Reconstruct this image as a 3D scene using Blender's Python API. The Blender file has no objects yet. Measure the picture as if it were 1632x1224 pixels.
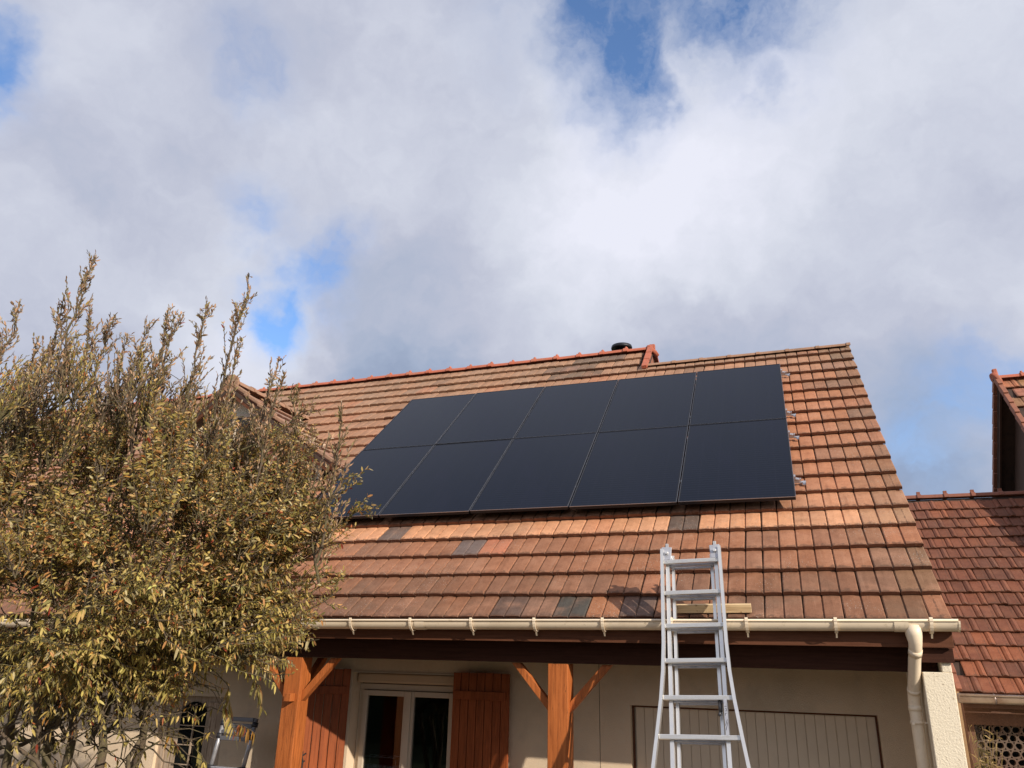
import bpy, math, random
import numpy as np
from mathutils import Matrix, Vector
random.seed(7); RNG = np.random.default_rng(7)
SC = bpy.context.scene
COL = SC.collection

# ------------------------------------------------------------------ camera
CAM_R = Vector((0.94166015, 0.33575894, 0.02328303))
CAM_U = Vector((0.09379829, -0.32824267, 0.9399248))
CAM_F = Vector((-0.32323064, 0.88290582, 0.34058666))
CAM_P = Vector((-0.0773591, -9.9801293, -3.7649958))
cd = bpy.data.cameras.new('camera'); cam = bpy.data.objects.new('camera', cd); COL.objects.link(cam)
m = Matrix((CAM_R, CAM_U, -CAM_F)).transposed().to_4x4(); m.translation = CAM_P
cam.matrix_world = m
cd.sensor_width = 36; cd.lens = 1223.235 / 1632 * 36; cd.clip_start = 0.05; cd.clip_end = 2000
SC.camera = cam

# ------------------------------------------------------------------ sun and sky
SUN_TO = Vector((0.769, -0.475, 0.427)).normalized()
SUN_EL = math.asin(SUN_TO.z); SUN_AZ = math.atan2(SUN_TO.x, SUN_TO.y)
sl = bpy.data.lights.new('sun', 'SUN'); sl.energy = 5.0; sl.angle = math.radians(0.53); sl.color = (1.0, 0.90, 0.77)
so = bpy.data.objects.new('sun', sl); COL.objects.link(so)
so.rotation_euler = (-SUN_TO).to_track_quat('-Z', 'Y').to_euler(); so.location = SUN_TO * 50
SC.view_settings.view_transform = 'Standard'; SC.view_settings.look = 'None'
SC.view_settings.exposure = 0.0; SC.view_settings.gamma = 1.0; SC.view_settings.use_curve_mapping = False


class NT:
    """small node helper"""
    def __init__(s, tree): s.t = tree; s.n = tree.nodes; s.l = tree.links
    def new(s, kind, **kw):
        n = s.n.new(kind)
        for k, v in kw.items(): setattr(n, k, v)
        return n
    def put(s, sock, v):
        if hasattr(v, 'is_linked') or hasattr(v, 'links'): s.l.new(v, sock)
        else: sock.default_value = v
    def math(s, op, a, b=0.0, c=0.0, clamp=False):
        n = s.new('ShaderNodeMath', operation=op, use_clamp=clamp)
        for i, v in enumerate((a, b, c)): s.put(n.inputs[i], v)
        return n.outputs[0]
    def vmath(s, op, a, b=(0, 0, 0), scale=None):
        n = s.new('ShaderNodeVectorMath', operation=op)
        s.put(n.inputs[0], a); s.put(n.inputs[1], b)
        if scale is not None: s.put(n.inputs['Scale'], scale)
        return n.outputs['Value'] if op in ('DISTANCE', 'LENGTH', 'DOT_PRODUCT') else n.outputs[0]
    def mapr(s, v, a, b, c=0.0, d=1.0, smooth=True):
        n = s.new('ShaderNodeMapRange'); n.interpolation_type = 'SMOOTHSTEP' if smooth else 'LINEAR'
        for i, x in enumerate((v, a, b, c, d)): s.put(n.inputs[i], x)
        return n.outputs[0]
    def noise(s, vec, scale, detail=4.0, rough=0.55, dist=0.0, color=False):
        n = s.new('ShaderNodeTexNoise'); s.put(n.inputs['Vector'], vec)
        n.inputs['Scale'].default_value = scale; n.inputs['Detail'].default_value = detail
        n.inputs['Roughness'].default_value = rough; n.inputs['Distortion'].default_value = dist
        return n.outputs['Color'] if color else n.outputs['Fac']
    def mix(s, f, a, b, mode='MIX'):
        n = s.new('ShaderNodeMix', data_type='RGBA', blend_type=mode)
        s.put(n.inputs[0], f)
        for i, v in ((6, a), (7, b)):
            if isinstance(v, tuple) and len(v) == 3: v = v + (1,)
            s.put(n.inputs[i], v)
        return n.outputs[2]


W = bpy.data.worlds.new('World'); SC.world = W; W.use_nodes = True
t = NT(W.node_tree); t.n.clear()
out = t.new('ShaderNodeOutputWorld'); bg = t.new('ShaderNodeBackground'); t.l.new(bg.outputs[0], out.inputs[0])
sky = t.new('ShaderNodeTexSky', sky_type='NISHITA'); sky.sun_disc = False
sky.sun_elevation = SUN_EL; sky.sun_rotation = SUN_AZ; sky.altitude = 100; sky.air_density = 1.0; sky.dust_density = 0.1; sky.ozone_density = 3.0
dirv = t.new('ShaderNodeTexCoord').outputs['Generated']
w1 = t.vmath('SUBTRACT', t.noise(dirv, 3.2, 4, 0.55, color=True), (0.5, 0.5, 0.5))
w2 = t.vmath('SUBTRACT', t.noise(dirv, 11.0, 4, 0.6, color=True), (0.5, 0.5, 0.5))
w3 = t.vmath('SUBTRACT', t.noise(dirv, 26.0, 4, 0.6, color=True), (0.5, 0.5, 0.5))
wd = t.vmath('ADD', dirv, t.vmath('ADD', t.vmath('SCALE', w1, scale=0.16), t.vmath('ADD', t.vmath('SCALE', w2, scale=0.10), t.vmath('SCALE', w3, scale=0.035))))
stretch = t.vmath('MULTIPLY', wd, (1.0, 1.0, 1.35))
base = t.noise(stretch, 2.1, 5, 0.5)
# thin places in the cloud cover (direction, radius, amount)
GAPS = [((-0.135, 0.710, 0.692), .15, 1.0), ((0.015, 0.690, 0.724), .20, .95), ((0.035, 0.775, 0.631), .06, .6), ((-0.24, .655, .715), .14, .30),
        ((-0.75, 0.40, 0.568), .11, .95), ((-0.566, 0.710, 0.420), .075, .95), ((-0.515, 0.712, 0.472), .09, .85), ((-0.574, 0.638, 0.514), .07, .50),
        ((0.205, 0.93, 0.306), .11, .60), ((-0.526, 0.559, 0.641), .10, .38), ((0.17, 0.955, 0.25), .10, .45), ((0.7, -0.3, 0.6), .35, .6), ((-0.3, -0.7, 0.6), .3, .6),
        ((0.25, 0.2, 0.94), .3, .5), ((0.8, 0.5, 0.35), .2, .5)]
gap = None
for c, r_, a in GAPS:
    g = t.mapr(t.vmath('DISTANCE', wd, c), r_ * 0.15, r_, a, 0.0)
    gap = g if gap is None else t.math('MAXIMUM', gap, g)
holes = t.mapr(t.noise(wd, 4.5, 5, 0.6), 0.58, 0.82, 0.0, 0.25)
rag = t.math('MULTIPLY', t.math('SUBTRACT', t.noise(stretch, 6.5, 8, .62), .5), 1.7)
rag2 = t.math('MULTIPLY', t.math('SUBTRACT', t.noise(stretch, 17.0, 6, .6), .5), .55)
soft = t.math('MULTIPLY', gap, t.mapr(t.noise(stretch, 8.0, 6, .6), .32, .62, .25, .75))
gap = t.math('MULTIPLY', t.mapr(t.math('ADD', gap, t.math('MULTIPLY', t.math('ADD', rag, rag2), t.mapr(gap, 0.0, .35, .35, 1.0))), .22, 1.25, 0, .66), .96)
gap = t.math('ADD', t.math('MULTIPLY', soft, .80), gap, clamp=True)
cover = t.math('SUBTRACT', 1.0, gap, clamp=True)
fine = t.mapr(t.noise(wd, 7.0, 6, 0.62), 0.3, 0.7, -0.05, 0.05)
cover = t.math('ADD', cover, t.math('MULTIPLY', fine, t.math('MULTIPLY', 4.0, t.math('MULTIPLY', gap, cover))), clamp=True)
cover = t.math('MULTIPLY', cover, 1.0, clamp=True)
# thickness: bright thin parts and grey thick bellies
BR = [((-0.11, 0.80, 0.59), .28, .32), ((0.146, 0.836, 0.529), .30, .10), ((0.11, 0.72, 0.69), .22, .14), ((-0.60, 0.70, 0.36), .16, .32), ((-0.30, .80, .50), .22, .18),
      ((-0.17, 0.89, 0.424), .22, .10)]
DK = [((-0.42, 0.83, 0.36), .26, .34), ((0.168, 0.96, 0.222), .22, .34), ((-0.30, 0.62, 0.72), .30, .10), ((0.03, 0.95, 0.30), .24, .16), ((-0.72, 0.56, 0.42), .32, .12), ((-.2, .93, .30), .28, .30)]
lum = t.mapr(base, 0.32, 0.68, 0.46, 0.74, smooth=False)
for c, r_, a in BR: lum = t.math('ADD', lum, t.mapr(t.vmath('DISTANCE', wd, c), 0.0, r_, a, 0.0))
for c, r_, a in DK: lum = t.math('SUBTRACT', lum, t.mapr(t.vmath('DISTANCE', wd, c), 0.0, r_, a, 0.0))
lum = t.math('ADD', lum, t.mapr(t.noise(stretch, 4.0, 7, 0.58), 0.25, 0.75, -0.12, 0.12))
lum = t.math('ADD', lum, t.mapr(t.noise(stretch, 13.0, 6, 0.6), 0.25, 0.75, -0.035, 0.035))
cr = t.new('ShaderNodeValToRGB'); t.put(cr.inputs[0], lum)
e = cr.color_ramp.elements
e[0].position = 0.0; e[0].color = (0.235, 0.30, 0.45, 1); e[1].position = 1.0; e[1].color = (0.83, 0.845, 0.95, 1)
for p_, c_ in ((0.25, (0.37, 0.44, 0.59, 1)), (0.5, (0.52, 0.55, 0.67, 1)), (0.75, (0.68, 0.71, 0.81, 1))):
    q_ = cr.color_ramp.elements.new(p_); q_.color = c_
SKY_S = 0.15
cloud = t.vmath('SCALE', cr.outputs[0], scale=1.0 / SKY_S)
blue = t.mix(1.0, sky.outputs[0], (1.20, 1.30, 1.45), 'MULTIPLY')
fin = t.mix(cover, blue, cloud)
t.put(bg.inputs[0], fin); bg.inputs[1].default_value = SKY_S

# ------------------------------------------------------------------ materials
MATS = {}
def mat(name, base=(.5, .5, .5), rough=.7, metal=0.0, spec=.5, nz=None, bump=0.0, bscale=30.0, coat=0.0, vec='pos', stretch=(1, 1, 1), detail=5, extra=None):
    """nz: list of (scale, lo, hi, colour, amount) stains laid over the base colour"""
    if name in MATS: return MATS[name]
    M = bpy.data.materials.new(name); M.use_nodes = True; k = NT(M.node_tree)
    b = k.n['Principled BSDF']
    if vec == 'pos': v = k.new('ShaderNodeNewGeometry').outputs['Position']
    else: v = k.new('ShaderNodeTexCoord').outputs['Object']
    v = k.vmath('MULTIPLY', v, stretch)
    c = k.new('ShaderNodeRGB'); c.outputs[0].default_value = (*base, 1); c = c.outputs[0]
    for (s_, lo, hi, colr, am) in (nz or []):
        c = k.mix(k.math('MULTIPLY', k.mapr(k.noise(v, s_, detail, .6), lo, hi), am), c, colr)
    if extra: c = extra(k, v, c, b)
    k.put(b.inputs['Base Color'], c)
    b.inputs['Roughness'].default_value = rough; b.inputs['Metallic'].default_value = metal
    b.inputs['Specular IOR Level'].default_value = spec; b.inputs['Coat Weight'].default_value = coat
    if bump:
        bn = k.new('ShaderNodeBump'); bn.inputs['Strength'].default_value = 1.0; bn.inputs['Distance'].default_value = bump
        k.put(bn.inputs['Height'], k.noise(v, bscale, detail, .65)); k.l.new(bn.outputs[0], b.inputs['Normal'])
    MATS[name] = M; return M

def tile_mat(name, source, lichen=1.0, dust=(.47, .24, .145)):
    """concrete or clay tile: colour comes from the object colour or from a colour attribute, wear from noise in place"""
    M = bpy.data.materials.new(name); M.use_nodes = True; k = NT(M.node_tree); b = k.n['Principled BSDF']
    if source == 'obj': c = k.new('ShaderNodeObjectInfo').outputs['Color']
    else: c = k.new('ShaderNodeAttribute', attribute_name='tint').outputs['Color']
    v = k.new('ShaderNodeNewGeometry').outputs['Position']
    c = k.mix(k.mapr(k.noise(v, 9, 6, .65), .38, .72, 0, .55), c, k.mix(1.0, c, (.62, .52, .46), 'MULTIPLY'))
    c = k.mix(k.mapr(k.noise(v, 4.0, 5, .6), .45, .75, 0, .45), c, dust)
    c = k.mix(k.mapr(k.noise(v, 60, 5, .7), .50, .70, 0, .45), c, k.mix(1.0, c, (.45, .40, .36), 'MULTIPLY'))
    c = k.mix(k.mapr(k.noise(v, 1.3, 6, .7), .47, .77, 0, .38 * lichen), c, (.105, .085, .058))
    sv = k.new('ShaderNodeSeparateXYZ'); k.put(sv.inputs[0], v)
    cv = k.new('ShaderNodeCombineXYZ'); k.put(cv.inputs[0], k.math('MULTIPLY', sv.outputs[0], 13.0)); k.put(cv.inputs[1], k.math('MULTIPLY', sv.outputs[2], 1.6))
    c = k.mix(k.mapr(k.noise(cv.outputs[0], 1.0, 5, .65), .52, .80, 0, .50), c, k.mix(1.0, c, (.46, .38, .32), 'MULTIPLY'))
    c = k.mix(k.mapr(k.noise(cv.outputs[0], 2.3, 5, .65), .55, .8, 0, .30), c, (.50, .30, .20))
    o = k.new('ShaderNodeTexCoord').outputs['Object']
    sx = k.new('ShaderNodeSeparateXYZ'); k.put(sx.inputs[0], o)
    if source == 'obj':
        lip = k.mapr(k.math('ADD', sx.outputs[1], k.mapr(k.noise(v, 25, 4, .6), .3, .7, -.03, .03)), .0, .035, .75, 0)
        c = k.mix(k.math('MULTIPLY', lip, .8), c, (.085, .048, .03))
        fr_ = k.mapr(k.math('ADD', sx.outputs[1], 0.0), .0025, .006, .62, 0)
        c = k.mix(fr_, c, (.13, .045, .022))  # lip front darkened in the colour for its shade, along with grime
        jx = k.math('ABSOLUTE', k.math('SUBTRACT', k.math('ABSOLUTE', sx.outputs[0]), .0695))      # 0 in mid-module, .0695 at a joint
        jd = k.mapr(k.math('ADD', jx, k.mapr(k.noise(v, 30, 3, .6), .3, .7, -.004, .004)), .0615, .069, 0, .55)
        c = k.mix(jd, c, (.065, .035, .022))
    vo = k.new('ShaderNodeTexVoronoi'); k.put(vo.inputs['Vector'], v); vo.inputs['Scale'].default_value = 55
    sp = k.math('MULTIPLY', k.mapr(vo.outputs['Distance'], .10, .22, 1, 0), k.mapr(k.noise(v, 2.2, 4, .6), .47, .62, 0, .8 * lichen))
    c = k.mix(sp, c, (.52, .47, .40))
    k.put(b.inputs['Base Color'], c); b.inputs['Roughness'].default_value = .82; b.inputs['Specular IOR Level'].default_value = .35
    bn = k.new('ShaderNodeBump'); bn.inputs['Distance'].default_value = .004; bn.inputs['Strength'].default_value = 1
    k.put(bn.inputs['Height'], k.math('ADD', k.noise(v, 90, 5, .7), k.math('MULTIPLY', sp, .5))); k.l.new(bn.outputs[0], b.inputs['Normal'])
    return M

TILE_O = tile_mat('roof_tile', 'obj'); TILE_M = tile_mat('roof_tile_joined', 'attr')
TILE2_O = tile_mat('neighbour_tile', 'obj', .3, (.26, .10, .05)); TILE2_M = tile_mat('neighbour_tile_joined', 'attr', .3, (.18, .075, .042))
RIDGE_RED = mat('red_ridge_clay', (.46, .125, .065), .7, nz=[(6, .4, .7, (.30, .09, .05), .6), (40, .5, .75, (.60, .24, .15), .5), (3, .5, .75, (.40, .22, .14), .5)], bump=.003, bscale=60)
RIDGE_OLD = mat('weathered_ridge', (.33, .18, .11), .85, nz=[(7, .4, .7, (.19, .12, .075), .7), (45, .5, .7, (.42, .30, .20), .5)], bump=.004, bscale=60)
DECK = mat('roof_underlay', (.06, .035, .025), .9, nz=[(8, .4, .7, (.03, .02, .015), .6)], bump=.003)

def grain(k, v, c, b):
    n = k.noise(k.vmath('MULTIPLY', v, (1, 1, .06)), 55, 6, .7)
    c = k.mix(k.mapr(n, .42, .68, 0, .65), c, k.mix(1.0, c, (.45, .36, .30), 'MULTIPLY'))
    n2 = k.noise(k.vmath('MULTIPLY', v, (1, 1, .3)), 5, 4, .6)
    vk = k.new('ShaderNodeTexVoronoi'); k.put(vk.inputs['Vector'], k.vmath('MULTIPLY', v, (1, 1, .5))); vk.inputs['Scale'].default_value = 5.5
    c = k.mix(k.mapr(vk.outputs['Distance'], .06, .13, .85, 0), c, (.10, .028, .010))
    cr_ = k.noise(k.vmath('MULTIPLY', v, (1, 1, .03)), 38, 2, .5)
    c = k.mix(k.mapr(k.math('ABSOLUTE', k.math('SUBTRACT', cr_, .5)), .0, .012, .7, 0), c, (.09, .03, .012))
    return k.mix(k.mapr(n2, .4, .7, 0, .4), c, k.mix(1.0, c, (1.5, 1.5, 1.6), 'MULTIPLY'))
def grain_x(k, v, c, b):
    n = k.noise(k.vmath('MULTIPLY', v, (.05, 1, 1)), 60, 6, .7)
    return k.mix(k.mapr(n, .4, .7, 0, .7), c, k.mix(1.0, c, (.5, .42, .36), 'MULTIPLY'))
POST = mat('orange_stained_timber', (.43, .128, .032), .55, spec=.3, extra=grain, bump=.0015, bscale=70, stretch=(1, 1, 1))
SHUT = mat('varnished_shutter', (.275, .070, .020), .5, spec=.2, extra=grain, bump=.001, bscale=70)
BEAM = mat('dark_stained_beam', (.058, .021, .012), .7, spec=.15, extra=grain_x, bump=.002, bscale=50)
FASC = mat('brown_fascia', (.13, .05, .025), .7, spec=.2, extra=grain_x, bump=.0015, bscale=50)
OAK = mat('pale_timber', (.68, .50, .28), .7, extra=grain_x, bump=.001, bscale=60, nz=[(25, .62, .7, (.30, .16, .06), .8)])
WALL = mat('cream_render', (.74, .575, .40), .9, nz=[(1.2, .4, .7, (.53, .43, .31), .6), (22, .5, .7, (.70, .60, .46), .35), (5, .55, .8, (.44, .35, .25), .45), (2.2, .5, .75, (.56, .44, .31), .5)], bump=.004, bscale=120)
STUCCO = mat('pitted_render', (.83, .73, .56), .9, nz=[(2.5, .45, .7, (.72, .61, .45), .5), (60, .60, .68, (.42, .32, .21), .7)], bump=.006, bscale=75)
PVC = mat('cream_pvc', (.88, .73, .54), .38, nz=[(3, .45, .75, (.66, .53, .38), .5), (30, .58, .78, (.40, .30, .19), .5), (9, .60, .75, (.45, .36, .24), .45)])
FRAME = mat('beige_joinery', (.56, .47, .36), .45, nz=[(8, .5, .8, (.46, .38, .28), .5)])
ROLL = mat('roller_box', (.50, .38, .25), .5, nz=[(6, .4, .8, (.42, .30, .19), .5)])
ALU = mat('brushed_aluminium', (.76, .74, .70), .30, .75, nz=[(14, .5, .8, (.62, .62, .66), .6), (80, .6, .75, (.45, .45, .48), .4)], bump=.0004, bscale=200)
ALU_D = mat('dull_aluminium', (.50, .50, .53), .45, .6, nz=[(20, .45, .75, (.26, .27, .30), .6)])
STEEL2 = mat('grey_steel', (.20, .20, .22), .45, .5)
STEEL = mat('dark_steel', (.10, .10, .11), .45, .8)
IRON = mat('black_iron', (.02, .02, .022), .6, .3)
BLACKP = mat('black_plastic', (.025, .025, .03), .5)
ZINC = mat('grey_zinc', (.42, .37, .34), .35, .6, nz=[(4, .4, .7, (.24, .16, .13), .7)])
FLUE = mat('black_flue', (.022, .023, .028), .5, .4)
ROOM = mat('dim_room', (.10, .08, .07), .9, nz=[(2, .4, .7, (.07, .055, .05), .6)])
ENAMEL = mat('white_enamel', (.50, .54, .60), .4, nz=[(3, .4, .8, (.42, .46, .52), .5)])
OLDWOOD = mat('grey_beige_boards', (.40, .31, .22), .75, extra=grain, bump=.0015, bscale=60)
BRICKW = mat('brown_render', (.155, .075, .045), .9, nz=[(3, .4, .7, (.10, .05, .035), .6), (40, .5, .7, (.21, .12, .08), .5)], bump=.005, bscale=60)
LATT = mat('claustra_clay', (.15, .105, .078), .9, nz=[(4, .4, .7, (.12, .05, .03), .6), (50, .5, .7, (.10, .075, .06), .5)], bump=.003, bscale=80)
GABLE = mat('dark_gable_boards', (.085, .045, .03), .85, extra=grain, bump=.003, bscale=30)
VERGE = mat('verge_clay', (.30, .115, .065), .8, nz=[(10, .4, .7, (.18, .07, .045), .6)], bump=.003, bscale=60)
DOORM = mat('cream_door_panel', (.70, .58, .43), .5, nz=[(5, .45, .75, (.60, .49, .36), .4)])
GRASSG = mat('lawn', (.055, .07, .022), .95, nz=[(.6, .4, .7, (.09, .08, .035), .7), (18, .4, .7, (.05, .07, .02), .6)], bump=.03, bscale=25)
PATIO = mat('brown_paving', (.15, .115, .08), .9, nz=[(1.5, .4, .7, (.11, .08, .06), .6), (20, .5, .7, (.20, .16, .12), .4)], bump=.004, bscale=40)
BARK = mat('olive_bark', (.12, .085, .055), .9, nz=[(6, .42, .68, (.15, .135, .045), .7), (35, .45, .7, (.06, .045, .03), .7)], bump=.010, bscale=35)

def glass_mat(name, tint, rough, spec=.5):
    return mat(name, tint, rough, 0, spec)
PANE = glass_mat('window_glass', (.006, .006, .008), .03, .45)
# a thin clear pane: mirror-like reflection over a see-through sheet
M = bpy.data.materials.new('clear_glass'); M.use_nodes = True; k = NT(M.node_tree); k.n.clear()
o_ = k.new('ShaderNodeOutputMaterial'); mx = k.new('ShaderNodeMixShader'); tr = k.new('ShaderNodeBsdfTransparent'); gl = k.new('ShaderNodeBsdfGlossy')
tr.inputs[0].default_value = (.72, .75, .76, 1); gl.inputs['Roughness'].default_value = .02
fr = k.new('ShaderNodeFresnel'); fr.inputs[0].default_value = 1.5
k.put(mx.inputs[0], k.math('MULTIPLY', fr.outputs[0], 1.0, clamp=True)); k.l.new(tr.outputs[0], mx.inputs[1]); k.l.new(gl.outputs[0], mx.inputs[2]); k.l.new(mx.outputs[0], o_.inputs[0])
CLEAR = M

def pv(k, v, c, b):
    o = k.new('ShaderNodeTexCoord').outputs['Object']; s = k.new('ShaderNodeSeparateXYZ'); k.put(s.inputs[0], o)
    x, y = s.outputs[0], s.outputs[1]
    fy = k.math('ABSOLUTE', k.math('SUBTRACT', k.math('FRACT', k.math('MULTIPLY', y, 1 / .0455)), .5))
    lines = k.mapr(fy, .40, .5, 0, .55)
    fx = k.math('ABSOLUTE', k.math('SUBTRACT', k.math('FRACT', k.math('MULTIPLY', x, 6 / 1.075)), .5))
    lx = k.mapr(fx, .47, .5, 0, .22)
    c = k.mix(k.math('MAXIMUM', lines, lx), c, (.020, .023, .040))
    d = k.noise(k.vmath('MULTIPLY', o, (1, .35, 1)), 2.5, 4, .6)
    k.put(b.inputs['Roughness'], k.mapr(d, .3, .7, .13, .21))
    return k.mix(k.mapr(d, .4, .75, 0, .5), c, (.007, .009, .022))
PV = mat('solar_glass', (.003, .006, .015), .11, 0, .11, extra=pv)
PVF = mat('black_frame', (.010, .010, .013), .5, 0, .3)
PVE = mat('edge_glint', (.50, .52, .58), .35, .9)

# ------------------------------------------------------------------ mesh helpers
class MB:
    def __init__(s): s.v = []; s.f = []; s.sm = []
    def add(s, vs, fs, smooth=False):
        o = len(s.v); s.v += [tuple(p) for p in vs]; s.f += [tuple(i + o for i in f) for f in fs]; s.sm += [smooth] * len(fs); return s
    def box(s, a, b, M=None):
        x0, y0, z0 = a; x1, y1, z1 = b
        vs = [Vector(p) for p in ((x0, y0, z0), (x1, y0, z0), (x1, y1, z0), (x0, y1, z0), (x0, y0, z1), (x1, y0, z1), (x1, y1, z1), (x0, y1, z1))]
        if M: vs = [M @ p for p in vs]
        return s.add(vs, [(0, 3, 2, 1), (4, 5, 6, 7), (0, 1, 5, 4), (1, 2, 6, 5), (2, 3, 7, 6), (3, 0, 4, 7)])
    def bar(s, a, b, w, h, up=(0, 0, 1)):
        """rectangular bar from a to b, w across, h along 'up'"""
        a = Vector(a); b = Vector(b); d = (b - a); L = d.length; d.normalize(); up = Vector(up)
        x = d.cross(up).normalized(); y = x.cross(d).normalized()
        M = Matrix((x, d, y)).transposed().to_4x4(); M.translation = a
        return s.box((-w / 2, 0, -h / 2), (w / 2, L, h / 2), M)
    def prism(s, poly, axis, a, b):
        """poly in the other two axes (cyclic order), extruded along axis from a to b"""
        n = len(poly); vs = []
        for t_ in (a, b):
            for p, q in poly:
                vs.append({'x': (t_, p, q), 'y': (p, t_, q), 'z': (p, q, t_)}[axis])
        fs = [tuple(range(n)), tuple(range(2 * n - 1, n - 1, -1))] + [(i, i + n, (i + 1) % n + n, (i + 1) % n) for i in range(n)]
        return s.add(vs, fs)
    def tube(s, pts, r, n=10, caps=True, smooth=True):
        pts = [Vector(p) for p in pts]; rs = r if isinstance(r, (list, tuple)) else [r] * len(pts); vs = []; prev = None
        for i, p in enumerate(pts):
            d = (pts[min(i + 1, len(pts) - 1)] - pts[max(i - 1, 0)]).normalized()
            if prev is None: x = d.orthogonal().normalized()
            else: x = (prev - d * prev.dot(d)).normalized()
            prev = x; y = d.cross(x)
            for j in range(n):
                a_ = 2 * math.pi * j / n; vs.append(p + (x * math.cos(a_) + y * math.sin(a_)) * rs[i])
        fs = [(i * n + j, i * n + (j + 1) % n, (i + 1) * n + (j + 1) % n, (i + 1) * n + j) for i in range(len(pts) - 1) for j in range(n)]
        s.add(vs, fs, smooth)
        if caps:
            o = len(s.v) - len(vs); s.f += [tuple(o + j for j in range(n - 1, -1, -1)), tuple(o + (len(pts) - 1) * n + j for j in range(n))]; s.sm += [False, False]
        return s
    def mesh(s, name, material):
        me = bpy.data.meshes.new(name); me.from_pydata(s.v, [], s.f); me.materials.append(material)
        me.polygons.foreach_set('use_smooth', s.sm); me.update(); return me

def link(name, me, parent=None, M=None, label=None, kind=None, bevel=0):
    o = bpy.data.objects.new(name, me); COL.objects.link(o)
    if parent: o.parent = parent
    if M is not None: o.matrix_local = M
    if label: o['label'] = label
    if kind: o['kind'] = kind
    if bevel:
        bm_ = o.modifiers.new('bevel', 'BEVEL'); bm_.width = bevel; bm_.segments = 2; bm_.limit_method = 'ANGLE'; bm_.harden_normals = False
    return o
def obj(name, mb, material, parent=None, **kw): return link(name, mb.mesh(name, material), parent, **kw)
def thing(name, label, cat, loc=(0, 0, 0), group=None, M=None):
    o = bpy.data.objects.new(name, None); COL.objects.link(o); o.location = loc; o.empty_display_size = .2
    if M is not None: o.matrix_local = M
    o['label'] = label; o['category'] = cat
    if group: o['group'] = group
    return o
def tag(o, label, cat, group=None):
    o['label'] = label; o['category'] = cat
    if group: o['group'] = group
    return o
def col_attr(me, cols):
    """one colour per face"""
    a = me.attributes.new('tint', 'FLOAT_COLOR', 'CORNER'); tot = np.empty(len(me.polygons), dtype=np.int32); me.polygons.foreach_get('loop_total', tot)
    a.data.foreach_set('color', np.repeat(np.asarray(cols, dtype=np.float32), tot, axis=0).ravel())

# ------------------------------------------------------------------ roof frame of the main house
TH = 0.719710411938516; CT, ST = math.cos(TH), math.sin(TH); OFF = -0.13
UPS = Vector((0, CT, ST)); NRM = Vector((0, -ST, CT))
def R(u, v, h=0.0): return Vector((u, 0, 0)) - UPS * v + NRM * (OFF + h)
def RM(u, v, h=0.0, rz=0.0, rx=0.0):
    return Matrix.Translation(R(u, v, h)) @ Matrix.Rotation(TH, 4, 'X') @ Matrix.Rotation(rz, 4, 'Z') @ Matrix.Rotation(rx, 4, 'X')
ZG = -6.0                                            # ground level
EAVE_V = 5.02; GAUGE = .3128; MOD = .139; U0 = -.041
XL = U0 - 106 * MOD                                 # far left end of the roof (about -14.8)
XR = U0 + 7 * MOD                                   # right verge
XSTEP = -1.85
# ------------------------------------------------------------------ ground (setting)
g = link('ground', MB().add([(-300, -300, ZG), (300, -300, ZG), (300, 300, ZG), (-300, 300, ZG)], [(0, 1, 2, 3)]).mesh('ground', GRASSG), kind='structure')
link('terrace_paving', MB().box((-14.6, -8.2, ZG + .004), (3.2, -2.4, ZG + .06)).mesh('terrace_paving', PATIO), kind='structure')

# ------------------------------------------------------------------ the house
house = thing('house', 'cream rendered house with brown tiled roof, dormer and timber porch under the solar panels', 'house', (0, 0, ZG))
HM = Matrix.Translation((0, 0, -ZG))                # children are written in scene coordinates
def hp(name, mb, material, parent=None, **kw):
    if parent is None: return obj(name, mb, material, house, M=HM, **kw)
    return obj(name, mb, material, parent, **kw)
YW = -2.66; YB = 5.6
w = MB()
def wseg(x0, x1, z0, z1): w.box((x0, YW, z0), (x1, YW + .2, z1))
ZT = -3.30
wseg(-14.6, -6.760, ZG, ZT); wseg(-6.760, -5.912, -4.19, ZT); wseg(-5.912, -4.395, ZG, ZT); wseg(-4.395, -3.262, -3.885, ZT)
wseg(-3.262, -1.845, ZG, ZT); wseg(-1.839, -1.563, ZG, ZT); wseg(-1.563, 0.447, -4.10, ZT); wseg(0.447, .694, ZG, ZT)
hp('front_wall', w, WALL)
hp('joint_strip', MB().box((-1.851, YW + .012, ZG), (-1.833, YW + .05, ZT)), IRON)
gw = MB()
def gpoly(x0, x1, yr=1.15):
    zr = (yr) * math.tan(TH) - .30
    gw.prism([(-2.35, ZG), (YB, ZG), (YB, -3.2), (yr, zr), (-2.35, -2.42)], 'x', x0, x1)
gpoly(.694, .88, .60); hp('gable_wall', gw, WALL)
gw = MB(); gpoly(-14.6, -14.42); hp('gable_wall', gw, WALL)
hp('rear_wall', MB().box((-14.42, YB - .2, ZG), (.694, YB, -3.3)), WALL)
pl = MB().box((.694, -3.68, ZG), (.88, YW + .198, -3.762)).box((.817, -3.678, -3.762), (.878, -2.352, -3.52))
pl.prism([(-3.66, -3.521), (-2.351, -3.521), (-2.351, -2.42), (-3.66, -3.50)][::-1], 'x', .8172, .8778)
hp('pillar_wall', pl, STUCCO, bevel=.006)
# dark room behind the glass
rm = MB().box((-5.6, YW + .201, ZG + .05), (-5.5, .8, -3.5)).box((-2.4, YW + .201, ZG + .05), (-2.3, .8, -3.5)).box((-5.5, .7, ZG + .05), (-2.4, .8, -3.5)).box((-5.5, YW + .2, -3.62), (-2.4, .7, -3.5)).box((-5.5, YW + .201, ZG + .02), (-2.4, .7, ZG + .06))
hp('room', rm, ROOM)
# porch ceiling
hp('porch_ceiling', MB().box((-14.4, -3.60, -3.585), (.690, YW - .003, -3.56)), BEAM)
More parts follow.
